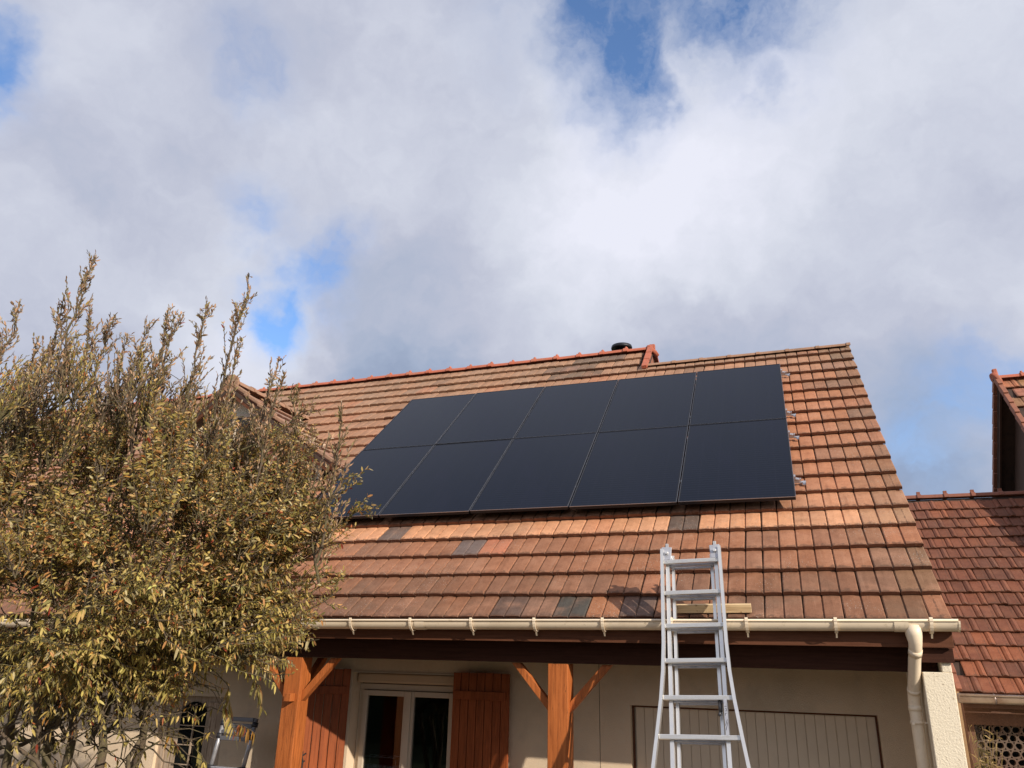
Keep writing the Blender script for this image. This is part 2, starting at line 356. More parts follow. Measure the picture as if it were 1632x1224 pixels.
# beam, posts
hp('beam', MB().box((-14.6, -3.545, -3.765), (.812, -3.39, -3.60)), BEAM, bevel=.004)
def post(xc, braces, peg=None, lit='post'):
    p = hp('post', MB().box((xc - .086, -3.56, ZG), (xc + .086, -3.393, -3.767)), POST, bevel=.006)
    for sx in braces:
        a = (xc + sx * .083, -3.585, -4.15); b = (xc + sx * .40, -3.585, -3.80)
        w_ = .05
        B = MB(); dx = sx
        x0, x1 = xc + dx * .085, xc + dx * (.345 if dx < 0 else .36)
        B.prism([(x0, -4.145), (x0, -4.06), (x1 - dx * .0, -3.768), (x1 + dx * .075, -3.768)][::(1 if dx > 0 else -1)], 'y', -3.51, -3.44)
        hp('brace', B, POST, p, bevel=.003)
    return p
p2 = post(-1.968, (-1, 1)); p1 = post(-4.50, (-1, 1))
# transverse tie and its braces above the left post
ty = MB().box((-4.52, -3.63, -4.145), (-4.45, -3.561, -4.076)); hp('tie_end', ty, POST, p1, bevel=.004)
B = MB().prism([(-3.39, -4.15), (-3.39, -4.05), (-3.13, -3.768), (-3.05, -3.768)][::-1], 'x', -4.535, -4.465); hp('brace', B, POST, p1, bevel=.003)
hp('tie_beam', MB().box((-4.56, -3.388, -3.765), (-4.44, YW - .003, -3.60)), BEAM)
hp('tie_beam', MB().box((-2.03, -3.388, -3.765), (-1.91, YW - .003, -3.60)), BEAM)
hp('fascia', MB().box((-14.7, -3.745, -3.604), (.905, -3.715, -3.47)), FASC, bevel=.003)
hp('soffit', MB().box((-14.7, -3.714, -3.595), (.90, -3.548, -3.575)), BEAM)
hp('beam_end', MB().box((.70, -3.70, -3.70), (.90, -3.655, -3.605)), BEAM)

# --- roof: deck, then tiles
roof = hp('roof', MB(), DECK) if False else None
rd = MB()
def quad(p, th=.03):
    a, b, c, d = [Vector(q) for q in p]; n = (b - a).cross(c - a).normalized() * th
    rd.add([a, b, c, d, a - n, b - n, c - n, d - n], [(0, 1, 2, 3), (7, 6, 5, 4), (0, 4, 5, 1), (1, 5, 6, 2), (2, 6, 7, 3), (3, 7, 4, 0)])
quad([R(XL + .02, EAVE_V - .03, -.062), R(XSTEP, EAVE_V - .03, -.062), R(XSTEP, -1.52, -.062), R(XL + .02, -1.52, -.062)])
quad([R(XSTEP, EAVE_V - .03, -.062), R(XR - .02, EAVE_V - .03, -.062), R(XR - .02, -.75, -.062), R(XSTEP, -.75, -.062)])
rl = R(0, -1.52, -.062); rr = R(0, -.75, -.062)
quad([(XSTEP, rl.y, rl.z), (XSTEP, YB + .3, -3.2), (XL + .02, YB + .3, -3.2), (XL + .02, rl.y, rl.z)])
quad([(XR - .02, rr.y, rr.z), (XR - .02, YB + .3, -3.5), (XSTEP, YB + .3, -3.5), (XSTEP, rr.y, rr.z)])
roof = hp('roof', rd, DECK)
# the step between the two ridges
hp('step_cheek', MB().prism([(rr.y, rr.z - .02), (rl.y, rl.z + .02), (YB, -3.3), (YB, -3.5)], 'x', XSTEP - .06, XSTEP - .005), VERGE, roof)

def tile_mesh(name, w_, L, drop, prof, th=.026, seg=2, material=TILE_O):
    """prof: list of (x fraction, dz) across the tile; lip at y=0, runs up the slope"""
    mb = MB(); n = len(prof)
    rows = [(0.0, -.003), (.012, 0.0), (L, -drop * L / GAUGE)]
    vs = []
    for (y, z) in rows:
        for fx, dz in prof: vs.append(((fx - .5) * w_, y, z + dz))
    for fx, dz in prof: vs.append(((fx - .5) * w_, 0.002, -th + dz * .5))
    nb = len(rows) * n
    fs = [(r * n + i, r * n + i + 1, (r + 1) * n + i + 1, (r + 1) * n + i) for r in range(len(rows) - 1) for i in range(n - 1)]
    fs += [(nb + i, nb + i + 1, i + 1, i) for i in range(n - 1)]
    # bottom edge back & the two sides
    b0 = len(vs); vs += [((prof[0][0] - .5) * w_, L, -drop * L / GAUGE - th * .6), ((prof[-1][0] - .5) * w_, L, -drop * L / GAUGE - th * .6)]
    fs += [(nb, 0, n, b0), (b0, n, 2 * n), (nb + n - 1, b0 + 1, 2 * n - 1, n - 1), (b0 + 1, 3 * n - 1, 2 * n - 1)]
    mb.add(vs, fs); return mb
PF = [(0, -.006), (.03, 0), (.25, .0025), (.465, 0), (.487, -.011), (.513, -.011), (.535, 0), (.75, .0025), (.97, 0), (1, -.006)]
PH = [(0, -.006), (.06, 0), (.5, .0025), (.94, 0), (1, -.006)]
T_FULL = tile_mesh('tile', MOD * 2 - .008, .335, .040, PF, th=.034); T_HALF = tile_mesh('tile', MOD - .007, .335, .040, PH, th=.034)
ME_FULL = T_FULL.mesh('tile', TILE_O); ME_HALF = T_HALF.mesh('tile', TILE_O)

def lerp(a, b, f): return tuple(a[i] * (1 - f) + b[i] * f for i in range(3))
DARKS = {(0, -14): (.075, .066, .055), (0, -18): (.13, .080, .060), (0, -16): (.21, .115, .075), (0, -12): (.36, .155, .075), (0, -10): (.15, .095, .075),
         (3, -21): (.47, .175, .095), (3, -23): (.17, .125, .11), (4, -30): (.17, .12, .10), (4, -8): (.135, .095, .075),
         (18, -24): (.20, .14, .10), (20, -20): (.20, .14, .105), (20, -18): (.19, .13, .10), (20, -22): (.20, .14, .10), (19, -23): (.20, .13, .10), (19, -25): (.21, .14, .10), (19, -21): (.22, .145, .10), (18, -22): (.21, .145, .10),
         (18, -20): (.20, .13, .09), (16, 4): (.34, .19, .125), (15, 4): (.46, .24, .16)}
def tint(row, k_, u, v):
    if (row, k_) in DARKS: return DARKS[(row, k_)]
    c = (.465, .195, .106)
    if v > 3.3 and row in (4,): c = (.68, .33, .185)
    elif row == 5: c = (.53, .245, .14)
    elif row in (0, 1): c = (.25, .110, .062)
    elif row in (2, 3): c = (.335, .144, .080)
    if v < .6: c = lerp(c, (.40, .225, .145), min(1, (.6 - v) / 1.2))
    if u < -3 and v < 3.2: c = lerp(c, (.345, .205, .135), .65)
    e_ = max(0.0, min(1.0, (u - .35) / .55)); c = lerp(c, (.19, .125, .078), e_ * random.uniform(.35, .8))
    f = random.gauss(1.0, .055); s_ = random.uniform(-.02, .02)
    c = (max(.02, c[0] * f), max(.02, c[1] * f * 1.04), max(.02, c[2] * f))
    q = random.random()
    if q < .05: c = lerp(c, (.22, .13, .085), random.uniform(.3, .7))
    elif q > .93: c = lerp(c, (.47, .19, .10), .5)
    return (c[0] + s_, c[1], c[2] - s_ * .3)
# dormer footprint, where the main tiles stop
DA = Vector((-7.36, -1.70, -.15)); DHW = 1.80; DZE = -1.41
def in_dormer(u, P):
    zc = DA.z - .14 - (abs(u - DA.x) / DHW) * (DA.z - DZE)
    return P.z < zc and P.y > DA.y + .12 and abs(u - DA.x) < DHW - .05
slots = []
for row in range(22):
    lip = EAVE_V - GAUGE * row
    xr = XR if row <= 18 else XSTEP - .07
    par = 0 if row % 2 == 0 else 1
    ks = list(range(-106 + par, 7, 2))
    for kk in ks:
        u0 = U0 + kk * MOD; full = (kk + 2 <= 7)
        if u0 + MOD > xr + .02: continue
        if u0 + 2 * MOD > xr + .02: full = False
        wd_ = 2 * MOD if full else MOD
        uc = u0 + wd_ / 2; P = R(uc, lip - .15)
        if in_dormer(uc, P): continue
        if lip - GAUGE < -1.62: continue
        slots.append((row, kk, uc, lip, full, P))
    if par == 1 and row <= 21:
        u0 = U0 - 106 * MOD; slots.append((row, -106, u0 + MOD / 2, lip, False, R(u0 + MOD / 2, lip - .15)))
def score(s):
    row, kk, u, v, full, P = s
    d = (P - CAM_P).length; sc = 1 / d
    if .25 < v < 3.45 and -5.15 < u < -.15: sc *= .02      # under the panels
    if u < -5.6 and v > 0.4: sc *= .05                      # behind the shrub
    return sc
slots.sort(key=score, reverse=True)
N_IND = 262
joined = MB(); jcols = []
for i, (row, kk, u, v, full, P) in enumerate(slots):
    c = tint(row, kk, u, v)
    sag = .012 * math.sin(u * 1.3 + row * .7) * .4
    M_ = RM(u + random.gauss(0, .0012), v + random.gauss(0, .0035) + .004 * math.sin(u * .9 + row), random.gauss(0, .0016) + sag * .4, random.gauss(0, .006), random.gauss(0, .004))
    if i < N_IND:
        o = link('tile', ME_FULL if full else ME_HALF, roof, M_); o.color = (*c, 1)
    else:
        src = T_FULL if full else T_HALF
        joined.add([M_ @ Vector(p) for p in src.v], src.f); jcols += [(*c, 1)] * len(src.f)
jm = joined.mesh('tile_field', TILE_M); col_attr(jm, jcols); link('tile_field', jm, roof, kind='stuff')

# ridges
def half_round(mb, a, b, r, n=8, sq=.8, th=.012, collar=None):
    """inverted half-round capping from a to b along x"""
    def ring(x, y, z, rr_):
        return [(x, y + rr_ * 1.05 * math.cos(math.pi * j / n), z + rr_ * sq * math.sin(math.pi * j / n)) for j in range(n + 1)]
    (xa, y, z), (xb, _, zb) = a, b
    vs = ring(xa, y, z, r) + ring(xb, y, zb, r) + ring(xa, y, z, r - th) + ring(xb, y, zb, r - th); q = n + 1
    fs = [(j, j + q, j + q + 1, j + 1) for j in range(n)] + [(2 * q + j, 2 * q + j + 1, 3 * q + j + 1, 3 * q + j) for j in range(n)]
    mb.add(vs, fs, True)
    mb.add(vs, [(j, j + 1, 2 * q + j + 1, 2 * q + j) for j in range(n)] + [(q + j, 3 * q + j, 3 * q + j + 1, q + j + 1) for j in range(n)] + [(0, 2 * q, 3 * q, q), (n, q + n, 3 * q + n, 2 * q + n)])
    return mb
RL = R(0, -1.545, -.02); RRr = R(0, -.80, -.03)
mb = MB(); half_round(mb, (0, 0, 0), (.395, 0, 0), .085); half_round(mb, (.33, 0, .0), (.40, 0, .0), .104, th=.03)
mb.tube([(.365, 0, .07), (.365, 0, .105), (.365, 0, .118)], [.030, .022, .006], 8)
ME_RR = mb.mesh('ridge_tile', RIDGE_RED)
x = XSTEP - .02 - .385; i = 0
while x > XL:
    link('ridge_tile', ME_RR, roof, Matrix.Translation((x, RL.y + .045, RL.z + .005 + random.gauss(0, .003))) @ Matrix.Rotation(random.gauss(0, .006), 4, 'Y')); x -= .385
mb = MB(); half_round(mb, (0, 0, 0), (.40, 0, 0), .10, sq=.62); half_round(mb, (.355, 0, 0), (.405, 0, 0), .112, sq=.62, th=.02)
ME_RO = mb.mesh('ridge_tile', RIDGE_OLD)
x = XR - .40
while x > XSTEP - .3:
    link('ridge_tile', ME_RO, roof, Matrix.Translation((x, RRr.y + .045, RRr.z + .005)), label='grey-brown weathered ridge tile' if x > XR - .5 else None); x -= .395
# verge of the upper step: red end cap and side pieces
mb = MB(); mb.tube([(XSTEP - .03, RL.y + .045, RL.z - .02), (XSTEP + .01, RL.y + .045, RL.z + .02)], [.125, .125], 12)
mb.bar((XSTEP - .0, RL.y + .045, RL.z + .02), (XSTEP - .0, RL.y + .045, RL.z + .11), .07, .07, (0, 1, 0))
hp('ridge_end', mb, RIDGE_RED, roof, bevel=.012)
mb = MB()
for i in range(3):
    a = R(XSTEP - .025, -1.60 + .30 * i, .012 + .012); b = R(XSTEP - .025, -1.27 + .30 * i, .03)
    mb.bar(a, b, .075, .05, tuple(NRM))
hp('verge_tile', mb, RIDGE_RED, roof)
mb = MB()
for i in range(3):
    a = Vector((XSTEP + .0, RL.y + .12 + .26 * i, RL.z + .02 - .16 * i)); b = a + Vector((0, .28, -.17)); mb.bar(a, b, .09, .05)
hp('verge_tile', mb, RIDGE_RED, roof)
# right verge: bargeboard below the tile ends
mb = MB(); mb.bar(R(XR - .045, EAVE_V - .02, -.10), R(XR - .045, -.76, -.10), .03, .12, tuple(NRM)); hp('bargeboard', mb, FASC, roof)
mb = MB(); mb.bar(R(XL + .045, EAVE_V - .02, -.10), R(XL + .045, -1.5, -.10), .03, .12, tuple(NRM)); hp('bargeboard', mb, FASC, roof)

# flue behind the ridge
fl = hp('flue', MB().tube([(-2.42, 1.66, -.4), (-2.42, 1.66, 1.14)], .10, 20), FLUE)
cap = MB().tube([(-2.42, 1.66, 1.14), (-2.42, 1.66, 1.165), (-2.42, 1.66, 1.20), (-2.42, 1.66, 1.21)], [.168, .175, .165, .06], 28)
hp('flue_cap', cap, FLUE, fl)

# gutter, with its slight fall
def gz(x): return -3.433 + (x - .93) * .0052
gt = MB(); n = 10; r_ = .058; vs = []; xs = [-14.7, -7, -4.2, -1.5, .935]
for rad in (r_, r_ - .004):
    for x in xs:
        for j in range(n + 1):
            a = math.pi * j / n; vs.append((x, -3.806 - rad * math.cos(a) * 1.0, gz(x) - rad * 1.15 * math.sin(a)))
q = n + 1; k5 = len(xs)
gt.add(vs, [(i * q + j, (i + 1) * q + j, (i + 1) * q + j + 1, i * q + j + 1) for i in range(k5 - 1) for j in range(n)] + [(k5 * q + i * q + j, k5 * q + i * q + j + 1, k5 * q + (i + 1) * q + j + 1, k5 * q + (i + 1) * q + j) for i in range(k5 - 1) for j in range(n)], True)
gt.tube([(x, -3.868, gz(x) + .004) for x in xs], .0085, 8)
gutter = hp('gutter', gt, PVC)
mb = MB()
for x in (.935,):
    mb.add([(x, -3.806 - (r_ + .003) * math.cos(math.pi * j / n), gz(x) - (r_ + .003) * 1.15 * math.sin(math.pi * j / n)) for j in range(q)] + [(x + .012, -3.806 - (r_ + .003) * math.cos(math.pi * j / n), gz(x) - (r_ + .003) * 1.15 * math.sin(math.pi * j / n)) for j in range(q)],
           [tuple(range(q)), tuple(range(2 * q - 1, q - 1, -1))] + [(j, j + q, j + q + 1, j + 1) for j in range(n)])
hp('gutter_end', mb, PVC, gutter)
br = MB()
arc = [(-3.806 - (r_ + .008) * math.cos(math.pi * j / n * .93), -(r_ + .008) * 1.15 * math.sin(math.pi * j / n * .93)) for j in range(-1, n + 1)]
vs = []
for x in (-.011, .011):
    for dr in (0, 1):
        for (y, z) in arc:
            c_ = Vector((0, y + 3.806, z)); c2 = c_ * (1 + .09 * dr); vs.append((x, c2.y - 3.806, c2.z))
q2 = len(arc)
br.add(vs, [(j, j + 1, q2 + j + 1, q2 + j) for j in range(q2 - 1)] + [(2 * q2 + j, 3 * q2 + j, 3 * q2 + j + 1, 2 * q2 + j + 1) for j in range(q2 - 1)] + [(q2 + j, q2 + j + 1, 3 * q2 + j + 1, 3 * q2 + j) for j in range(q2 - 1)])
br.prism([(-3.852, -.050), (-3.840, -.058), (-3.795, -.108), (-3.792, -.112), (-3.800, -.100), (-3.846, -.040)], 'x', -.006, .006)
br.box((-.012, -3.881, -.004), (.012, -3.860, .011))
BRM = br.mesh('gutter_bracket', PVC)
for bx in [-4.795, -4.32, -3.76, -3.182, -2.625, -2.077, -1.518, -.985, -.441, .165, .771] + [-4.795 - .55 * i for i in range(1, 18)]:
    link('gutter_bracket', BRM, gutter, Matrix.Translation((bx, 0, gz(bx))))
for x in (-3.10, .585): # jointing sleeves
    mb = MB()
    for (xa, xb) in ((x - .045, x + .045),):
        vs = [(xx, -3.806 - (r_ + .004) * math.cos(math.pi * j / n), gz(xx) - (r_ + .004) * 1.15 * math.sin(math.pi * j / n)) for xx in (xa, xb) for j in range(q)]
        mb.add(vs, [(j, q + j, q + j + 1, j + 1) for j in range(n)], True)
    hp('gutter_joint', mb, PVC, gutter)
dp = MB(); dp.tube([(.66, -3.806, -3.46), (.66, -3.806, -3.53), (.662, -3.80, -3.575), (.66, -3.77, -3.62), (.652, -3.72, -3.68), (.640, -3.60, -3.84), (.634, -3.555, -3.905), (.632, -3.535, -3.95), (.632, -3.53, -4.03), (.632, -3.53, ZG + .3)],
                    [.062, .052, .044, .041, .041, .041, .041, .041, .0405, .0405], 20)
down = hp('downpipe', dp, PVC)
for a_, b_ in (((.660, -3.772, -3.618), (.656, -3.745, -3.650)), ((.6365, -3.575, -3.875), (.6345, -3.560, -3.897)), ((.632, -3.53, -3.985), (.632, -3.53, -4.02))):
    hp('pipe_collar', MB().tube([a_, b_], .0445, 20), PVC, down)
mb = MB(); mb.tube([(.632, -3.53, -4.085), (.632, -3.53, -4.105)], .0455, 20).box((.64, -3.54, -4.102), (.692, -3.52, -4.088)).tube([(.60, -3.58, -4.10), (.60, -3.60, -4.10)], .010, 8); hp('pipe_clip', mb, PVC, down)

# ---------- french window, roller box, shutters
yf = YW + .15
win = hp('french_window', MB().box((-4.390, yf, -4.06), (-3.267, yf + .06, -4.005)).box((-4.390, yf, ZG), (-4.336, yf + .06, -4.06)).box((-3.321, yf, ZG), (-3.267, yf + .06, -4.06)), FRAME, bevel=.004)
hp('reveal_trim', MB().box((-4.392, YW - .012, -3.899), (-3.265, YW + .15, -3.886)), FRAME, win)
hp('roller_box', MB().box((-4.375, yf - .10, -3.995), (-3.282, yf + .02, -3.905)), ROLL, win, bevel=.02)
def sash(x0, x1):
    z0, z1 = ZG + .06, -4.065
    s = hp('sash', MB().box((x0, yf - .03, z0), (x0 + .055, yf + .025, z1)).box((x1 - .055, yf - .03, z0), (x1, yf + .025, z1)).box((x0 + .055, yf - .03, z1 - .05), (x1 - .055, yf + .025, z1)).box((x0 + .055, yf - .03, z0), (x1 - .055, yf + .025, z0 + .08)), FRAME, win, bevel=.005)
    return s
s1 = sash(-4.336, -3.816); s2 = sash(-3.812, -3.321)
hp('pane', MB().box((-4.282, yf - .004, ZG + .14), (-3.870, yf + .002, -4.115)), CLEAR, win)
hp('pane', MB().box((-3.758, yf - .004, ZG + .14), (-3.375, yf + .002, -4.115)), CLEAR, win)
hp('meeting_stile', MB().box((-3.843, yf - .045, ZG + .06), (-3.784, yf - .031, -4.067)), FRAME, win, bevel=.004)
hp('lintel_strip', MB().box((-4.393, YW + .151, -3.905), (-3.264, YW + .199, -3.889)), ROLL, win)  # strip under the lintel, in the roller box colour
def shutter(hx, hy, ang, sgn, nb=7, bw=.083):
    """leaf hinged at (hx, hy); sgn = +1 opens to the right, -1 to the left"""
    M_ = Matrix.Translation((hx, hy, 0)) @ Matrix.Rotation(ang, 4, 'Z')
    root = bpy.data.objects.new('shutter', None); COL.objects.link(root); root.parent = house; root.matrix_local = HM @ M_
    z0, z1 = ZG + .08, -3.868
    b = MB(); b.box((.003, -.014, z0), (bw - .003, .014, z1)); bm_ = b.mesh('board', SHUT)
    for i in range(nb):
        link('board', bm_, root, Matrix.Translation((sgn * (i + .5) * bw - bw / 2, random.gauss(0, .0012), random.gauss(0, .002))), bevel=.004)
    a, c = sorted((sgn * .03, sgn * (nb * bw - .03)))
    for zz in (-4.105, -5.1, -5.75):
        obj('batten', MB().box((a, -.036, zz), (c, -.015, zz + .075)), SHUT, root, bevel=.004)
    return root
shR = shutter(-3.252, YW - .07, math.radians(-2), 1)
shL = shutter(-4.405, YW - .03, math.radians(40), -1)
# iron catch on the left leaf
cat = MB()
pts = [(-.40, -.030, -4.62), (-.41, -.034, -4.66), (-.395, -.036, -4.70), (-.40, -.036, -4.78), (-.405, -.036, -4.86), (-.395, -.03, -4.95)]
cat.tube(pts, [.006, .012, .007, .012, .007, .005], 8).tube([(-.44, -.034, -4.64), (-.40, -.038, -4.655), (-.37, -.034, -4.635)], .007, 8).tube([(-.43, -.034, -4.70), (-.40, -.038, -4.72), (-.375, -.034, -4.70)], .006, 8)
obj('shutter_latch', cat, IRON, shL)
# small thing on the sill inside: a radiator with a wire rack
rad = thing('radiator', 'white radiator with wire airer on top, inside behind the left pane of the glass door', 'radiator', (-4.40, -2.30, ZG + .1))
b = MB()
for i in range(7): b.box((i * .055, 0, 0), (i * .055 + .045, .09, 1.12))
b.box((0, .02, .05), (.38, .07, .10)).box((0, .02, 1.0), (.38, .07, 1.05))
obj('radiator_fins', b, ENAMEL, rad, bevel=.006)
b = MB()
for y in (-.03, .12): b.tube([(0, y, 1.13), (0, y, 1.20), (.38, y, 1.20), (.38, y, 1.13)], .004, 6)
for i in range(5): b.tube([(.03 + i * .08, -.03, 1.20), (.03 + i * .08, .12, 1.20)], .003, 6)
obj('wire_airer', b, ENAMEL, rad)

# ---------- garage door: ribbed leaf set in a recess
gy = YW + .085
gar = hp('garage_door', MB().box((-1.563, gy + .02, ZG), (0.447, gy + .05, -4.101)), DOORM)
ribs = MB().box((.001, 0, ZG + .02), (.078, .008, -4.115)).mesh('rib', DOORM)
xx = -1.533
while xx < 0.393:
    link('rib', ribs, gar, Matrix.Translation((xx, gy, 0)), bevel=.006); xx += .079
hp('garage_shadow_frame', MB().box((-1.561, gy - .01, ZG), (-1.545, gy + .019, -4.103)).box((0.429, gy - .01, ZG), (0.445, gy + .019, -4.103)).box((-1.545, gy - .01, -4.117), (0.429, gy + .019, -4.103)), FASC, gar)  # thin frame coloured dark brown to stand for the shadow line round the door

# ---------- entrance at the left: board door with a dark arched light and a bar grille
ey = YW + .06
ent = hp('entrance_door', MB().box((-6.760, ey - .02, ZG), (-6.681, ey + .05, -4.19)).box((-5.991, ey - .02, ZG), (-5.912, ey + .05, -4.19)).box((-6.681, ey + .03, ZG), (-5.991, ey + .05, -4.19)), OLDWOOD)
bmesh_ = MB().box((.002, 0, ZG + .05), (.068, .028, -4.25)).mesh('board', OLDWOOD)
for i, bx in enumerate((-6.676, -6.602)): link('board', bmesh_, ent, Matrix.Translation((bx, ey, 0)), bevel=.004)
bm2 = MB().box((.002, 0, ZG + .05), (.068, .028, -4.25)).mesh('board', OLDWOOD)
for bx in (-6.198, -6.129, -6.060): link('board', bm2, ent, Matrix.Translation((bx, ey, 0)), bevel=.004)
arcp = [(-6.533, -5.3)] + [(-6.366 - .17 * math.cos(math.pi * j / 12), -4.42 + .17 * math.sin(math.pi * j / 12)) for j in range(13)] + [(-6.198, -5.3)]
hp('arched_pane', MB().prism(arcp, 'y', ey + .004, ey + .024), PANE, ent)
gr = MB(); gr.bar((-6.336, ey - .012, -5.25), (-6.336, ey - .012, -4.27), .016, .016, (0, 1, 0))
for zz in (-4.49, -4.68, -4.87, -5.06): gr.bar((-6.543, ey - .014, zz), (-6.129 if zz > -4.5 else -6.306, ey - .014, zz), .009, .010)
hp('grille_bar', gr, OLDWOOD, ent)

# ---------- dormer
dorm = bpy.data.objects.new('dormer', None); COL.objects.link(dorm); dorm.parent = house; dorm.matrix_local = HM
fy = DA.y + .22; hw = DHW - .28
dslope = (DA.z - DZE) / DHW; zb = math.tan(TH) * fy - .25
def dz(x): return DA.z - .10 - abs(x - DA.x) * dslope
fw = MB(); fw.prism([(DA.x - hw, zb), (DA.x + hw, zb), (DA.x + hw, dz(DA.x + hw)), (DA.x, DA.z - .10), (DA.x - hw, dz(DA.x - hw))], 'y', fy, fy + .15)
obj('dormer_wall', fw, STUCCO, dorm)
for sx in (-1, 1):
    xx = DA.x + sx * hw
    obj('dormer_cheek', MB().prism([(fy + .15, zb - .02), (fy + .15, dz(xx)), ((dz(xx) + .2) / math.tan(TH), dz(xx))], 'x', xx - .12 if sx > 0 else xx, xx if sx > 0 else xx + .12), VERGE, dorm)
wn = obj('dormer_window', MB().box((DA.x - .02, fy - .03, zb + .05), (DA.x + .04, fy - .001, zb + .95)).box((DA.x - .5, fy - .03, zb + .95), (DA.x + .5, fy - .001, zb + 1.0)).box((DA.x - .5, fy - .03, zb + .05), (DA.x - .44, fy - .001, zb + .95)).box((DA.x + .44, fy - .03, zb + .05), (DA.x + .5, fy - .001, zb + .95)), FRAME, dorm)
obj('dormer_pane', MB().box((DA.x - .44, fy - .012, zb + .05), (DA.x - .02, fy - .002, zb + .95)).box((DA.x + .04, fy - .012, zb + .05), (DA.x + .44, fy - .002, zb + .95)), PANE, dorm)
obj('dormer_shutter', MB().prism([(DA.x + .52, zb + .02), (DA.x + 1.42, zb + .02), (DA.x + 1.42, dz(DA.x + 1.42) - .02), (DA.x + .52, dz(DA.x + .52) - .1)], 'y', fy - .04, fy - .002), VERGE, dorm)
ang = math.atan(dslope); Lr = DHW / math.cos(ang)
dgauge = .31
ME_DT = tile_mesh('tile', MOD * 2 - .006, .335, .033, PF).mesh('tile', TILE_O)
dj = MB(); djc = []
for sx in (1, -1):
    xa = Vector((sx * math.cos(ang), 0, -math.sin(ang)))             # down the dormer slope
    nn = Vector((sx * math.sin(ang), 0, math.cos(ang))); yy = Vector((0, 1, 0))
    across = (-xa).cross(nn) * -1                                    # local x so that (x, up, n) is right-handed
    across = (-xa).cross(nn)
    # tiles
    rows = int(Lr / dgauge) + 1
    for r in range(rows):
        dist = Lr - r * dgauge
        for c in range(14):
            yc = DA.y + MOD + c * 2 * MOD + (MOD if r % 2 else 0)
            p = DA + xa * dist + yy * (yc - DA.y) + nn * .02
            if p.z < math.tan(TH) * p.y - .17 - .10: continue
            if dist < .05: continue
            M3 = Matrix((yy if yy.dot(across) > 0 else -yy, -xa, nn)).transposed()
            if M3.determinant() < 0: M3 = Matrix((-M3.col[0], M3.col[1], M3.col[2])).transposed()
            Mt = Matrix.Translation(p) @ M3.to_4x4() @ Matrix.Rotation(random.gauss(0, .006), 4, 'Z')
            c_ = tuple(q_ * random.uniform(.85, 1.1) for q_ in (.35, .20, .135))
            if sx > 0: o = link('tile', ME_DT, dorm, Mt); o.color = (*c_, 1)
            else: dj.add([Mt @ Vector(p_) for p_ in T_FULL.v], T_FULL.f); djc += [(*c_, 1)] * len(T_FULL.f)
    # roof deck and rake board
    dk = MB(); a = DA + nn * -.03; b = a + xa * Lr; back = 3.0
    dk.add([a, b, b + yy * .9, a + yy * 1.9, a - nn * .05, b - nn * .05, b + yy * .9 - nn * .05, a + yy * 1.9 - nn * .05], [(0, 1, 2, 3), (7, 6, 5, 4), (0, 4, 5, 1), (1, 5, 6, 2), (2, 6, 7, 3), (3, 7, 4, 0)])
    obj('dormer_deck', dk, DECK, dorm)
    rb = MB().bar(DA + nn * -.06 + yy * .02, DA + nn * -.06 + yy * .02 + xa * (Lr + .02), .03, .13, tuple(nn)); obj('rake_board', rb, FASC, dorm)
    # rake tiles standing proud along the front edge
    for r in range(rows):
        a = DA + xa * max(.02, Lr - r * dgauge) + nn * .035 + yy * .03; b = a - xa * .33 - nn * .02
        if Lr - r * dgauge < .1: continue
        obj('verge_tile', MB().bar(a, b, .10, .05, tuple(nn)), RIDGE_OLD, dorm, bevel=.012)
jm = dj.mesh('tile_field', TILE_M); col_attr(jm, djc); link('tile_field', jm, dorm, kind='stuff')
# dormer ridge (runs back along +y)
for i in range(5):
    mb = MB(); half_round(mb, (0, 0, 0), (.40, 0, 0), .11, sq=.8); half_round(mb, (.0, 0, 0), (.05, 0, 0), .125, sq=.8, th=.02)
    obj('ridge_tile', mb, RIDGE_OLD, dorm, M=Matrix.Translation((DA.x, DA.y + .38 * i, DA.z + .0)) @ Matrix.Rotation(math.pi / 2, 4, 'Z'))
mb = MB().tube([(DA.x, DA.y - .01, DA.z + .015), (DA.x, DA.y + .03, DA.z + .015)], .135, 14); obj('ridge_end', mb, RIDGE_OLD, dorm, bevel=.01)

# ------------------------------------------------------------------ solar panels
PW, PH_, GAPP = 1.055, 1.722, .020
names_col = ['right-hand end', 'second from the right', 'middle', 'second from the left', 'left-hand end']
def panel_meshes():
    fr = MB(); t_ = .035; e = .011
    fr.box((0, 0, -t_), (PW, e, 0)).box((0, PH_ - e, -t_), (PW, PH_, 0)).box((0, e, -t_), (e, PH_ - e, 0)).box((PW - e, e, -t_), (PW, PH_ - e, 0))
    gl_ = MB().box((e, e, -t_ + .004), (PW - e, PH_ - e, -.002))
    ed = MB().box((-.0014, .0, -.004), (-.0001, PH_, .0008)).box((PW + .0001, 0, -.006), (PW + .0016, PH_, .0008)).box((0, -.0012, -.0035), (PW, -.0001, .0008))  # pale strips imitating the glint along the edges of the black frame
    return fr.mesh('frame', PVF), gl_.mesh('glass', PV), ed.mesh('edge_glint', PVE)
FRM, GLM, EDM = panel_meshes()
RO = Matrix.Rotation(TH, 4, 'X')
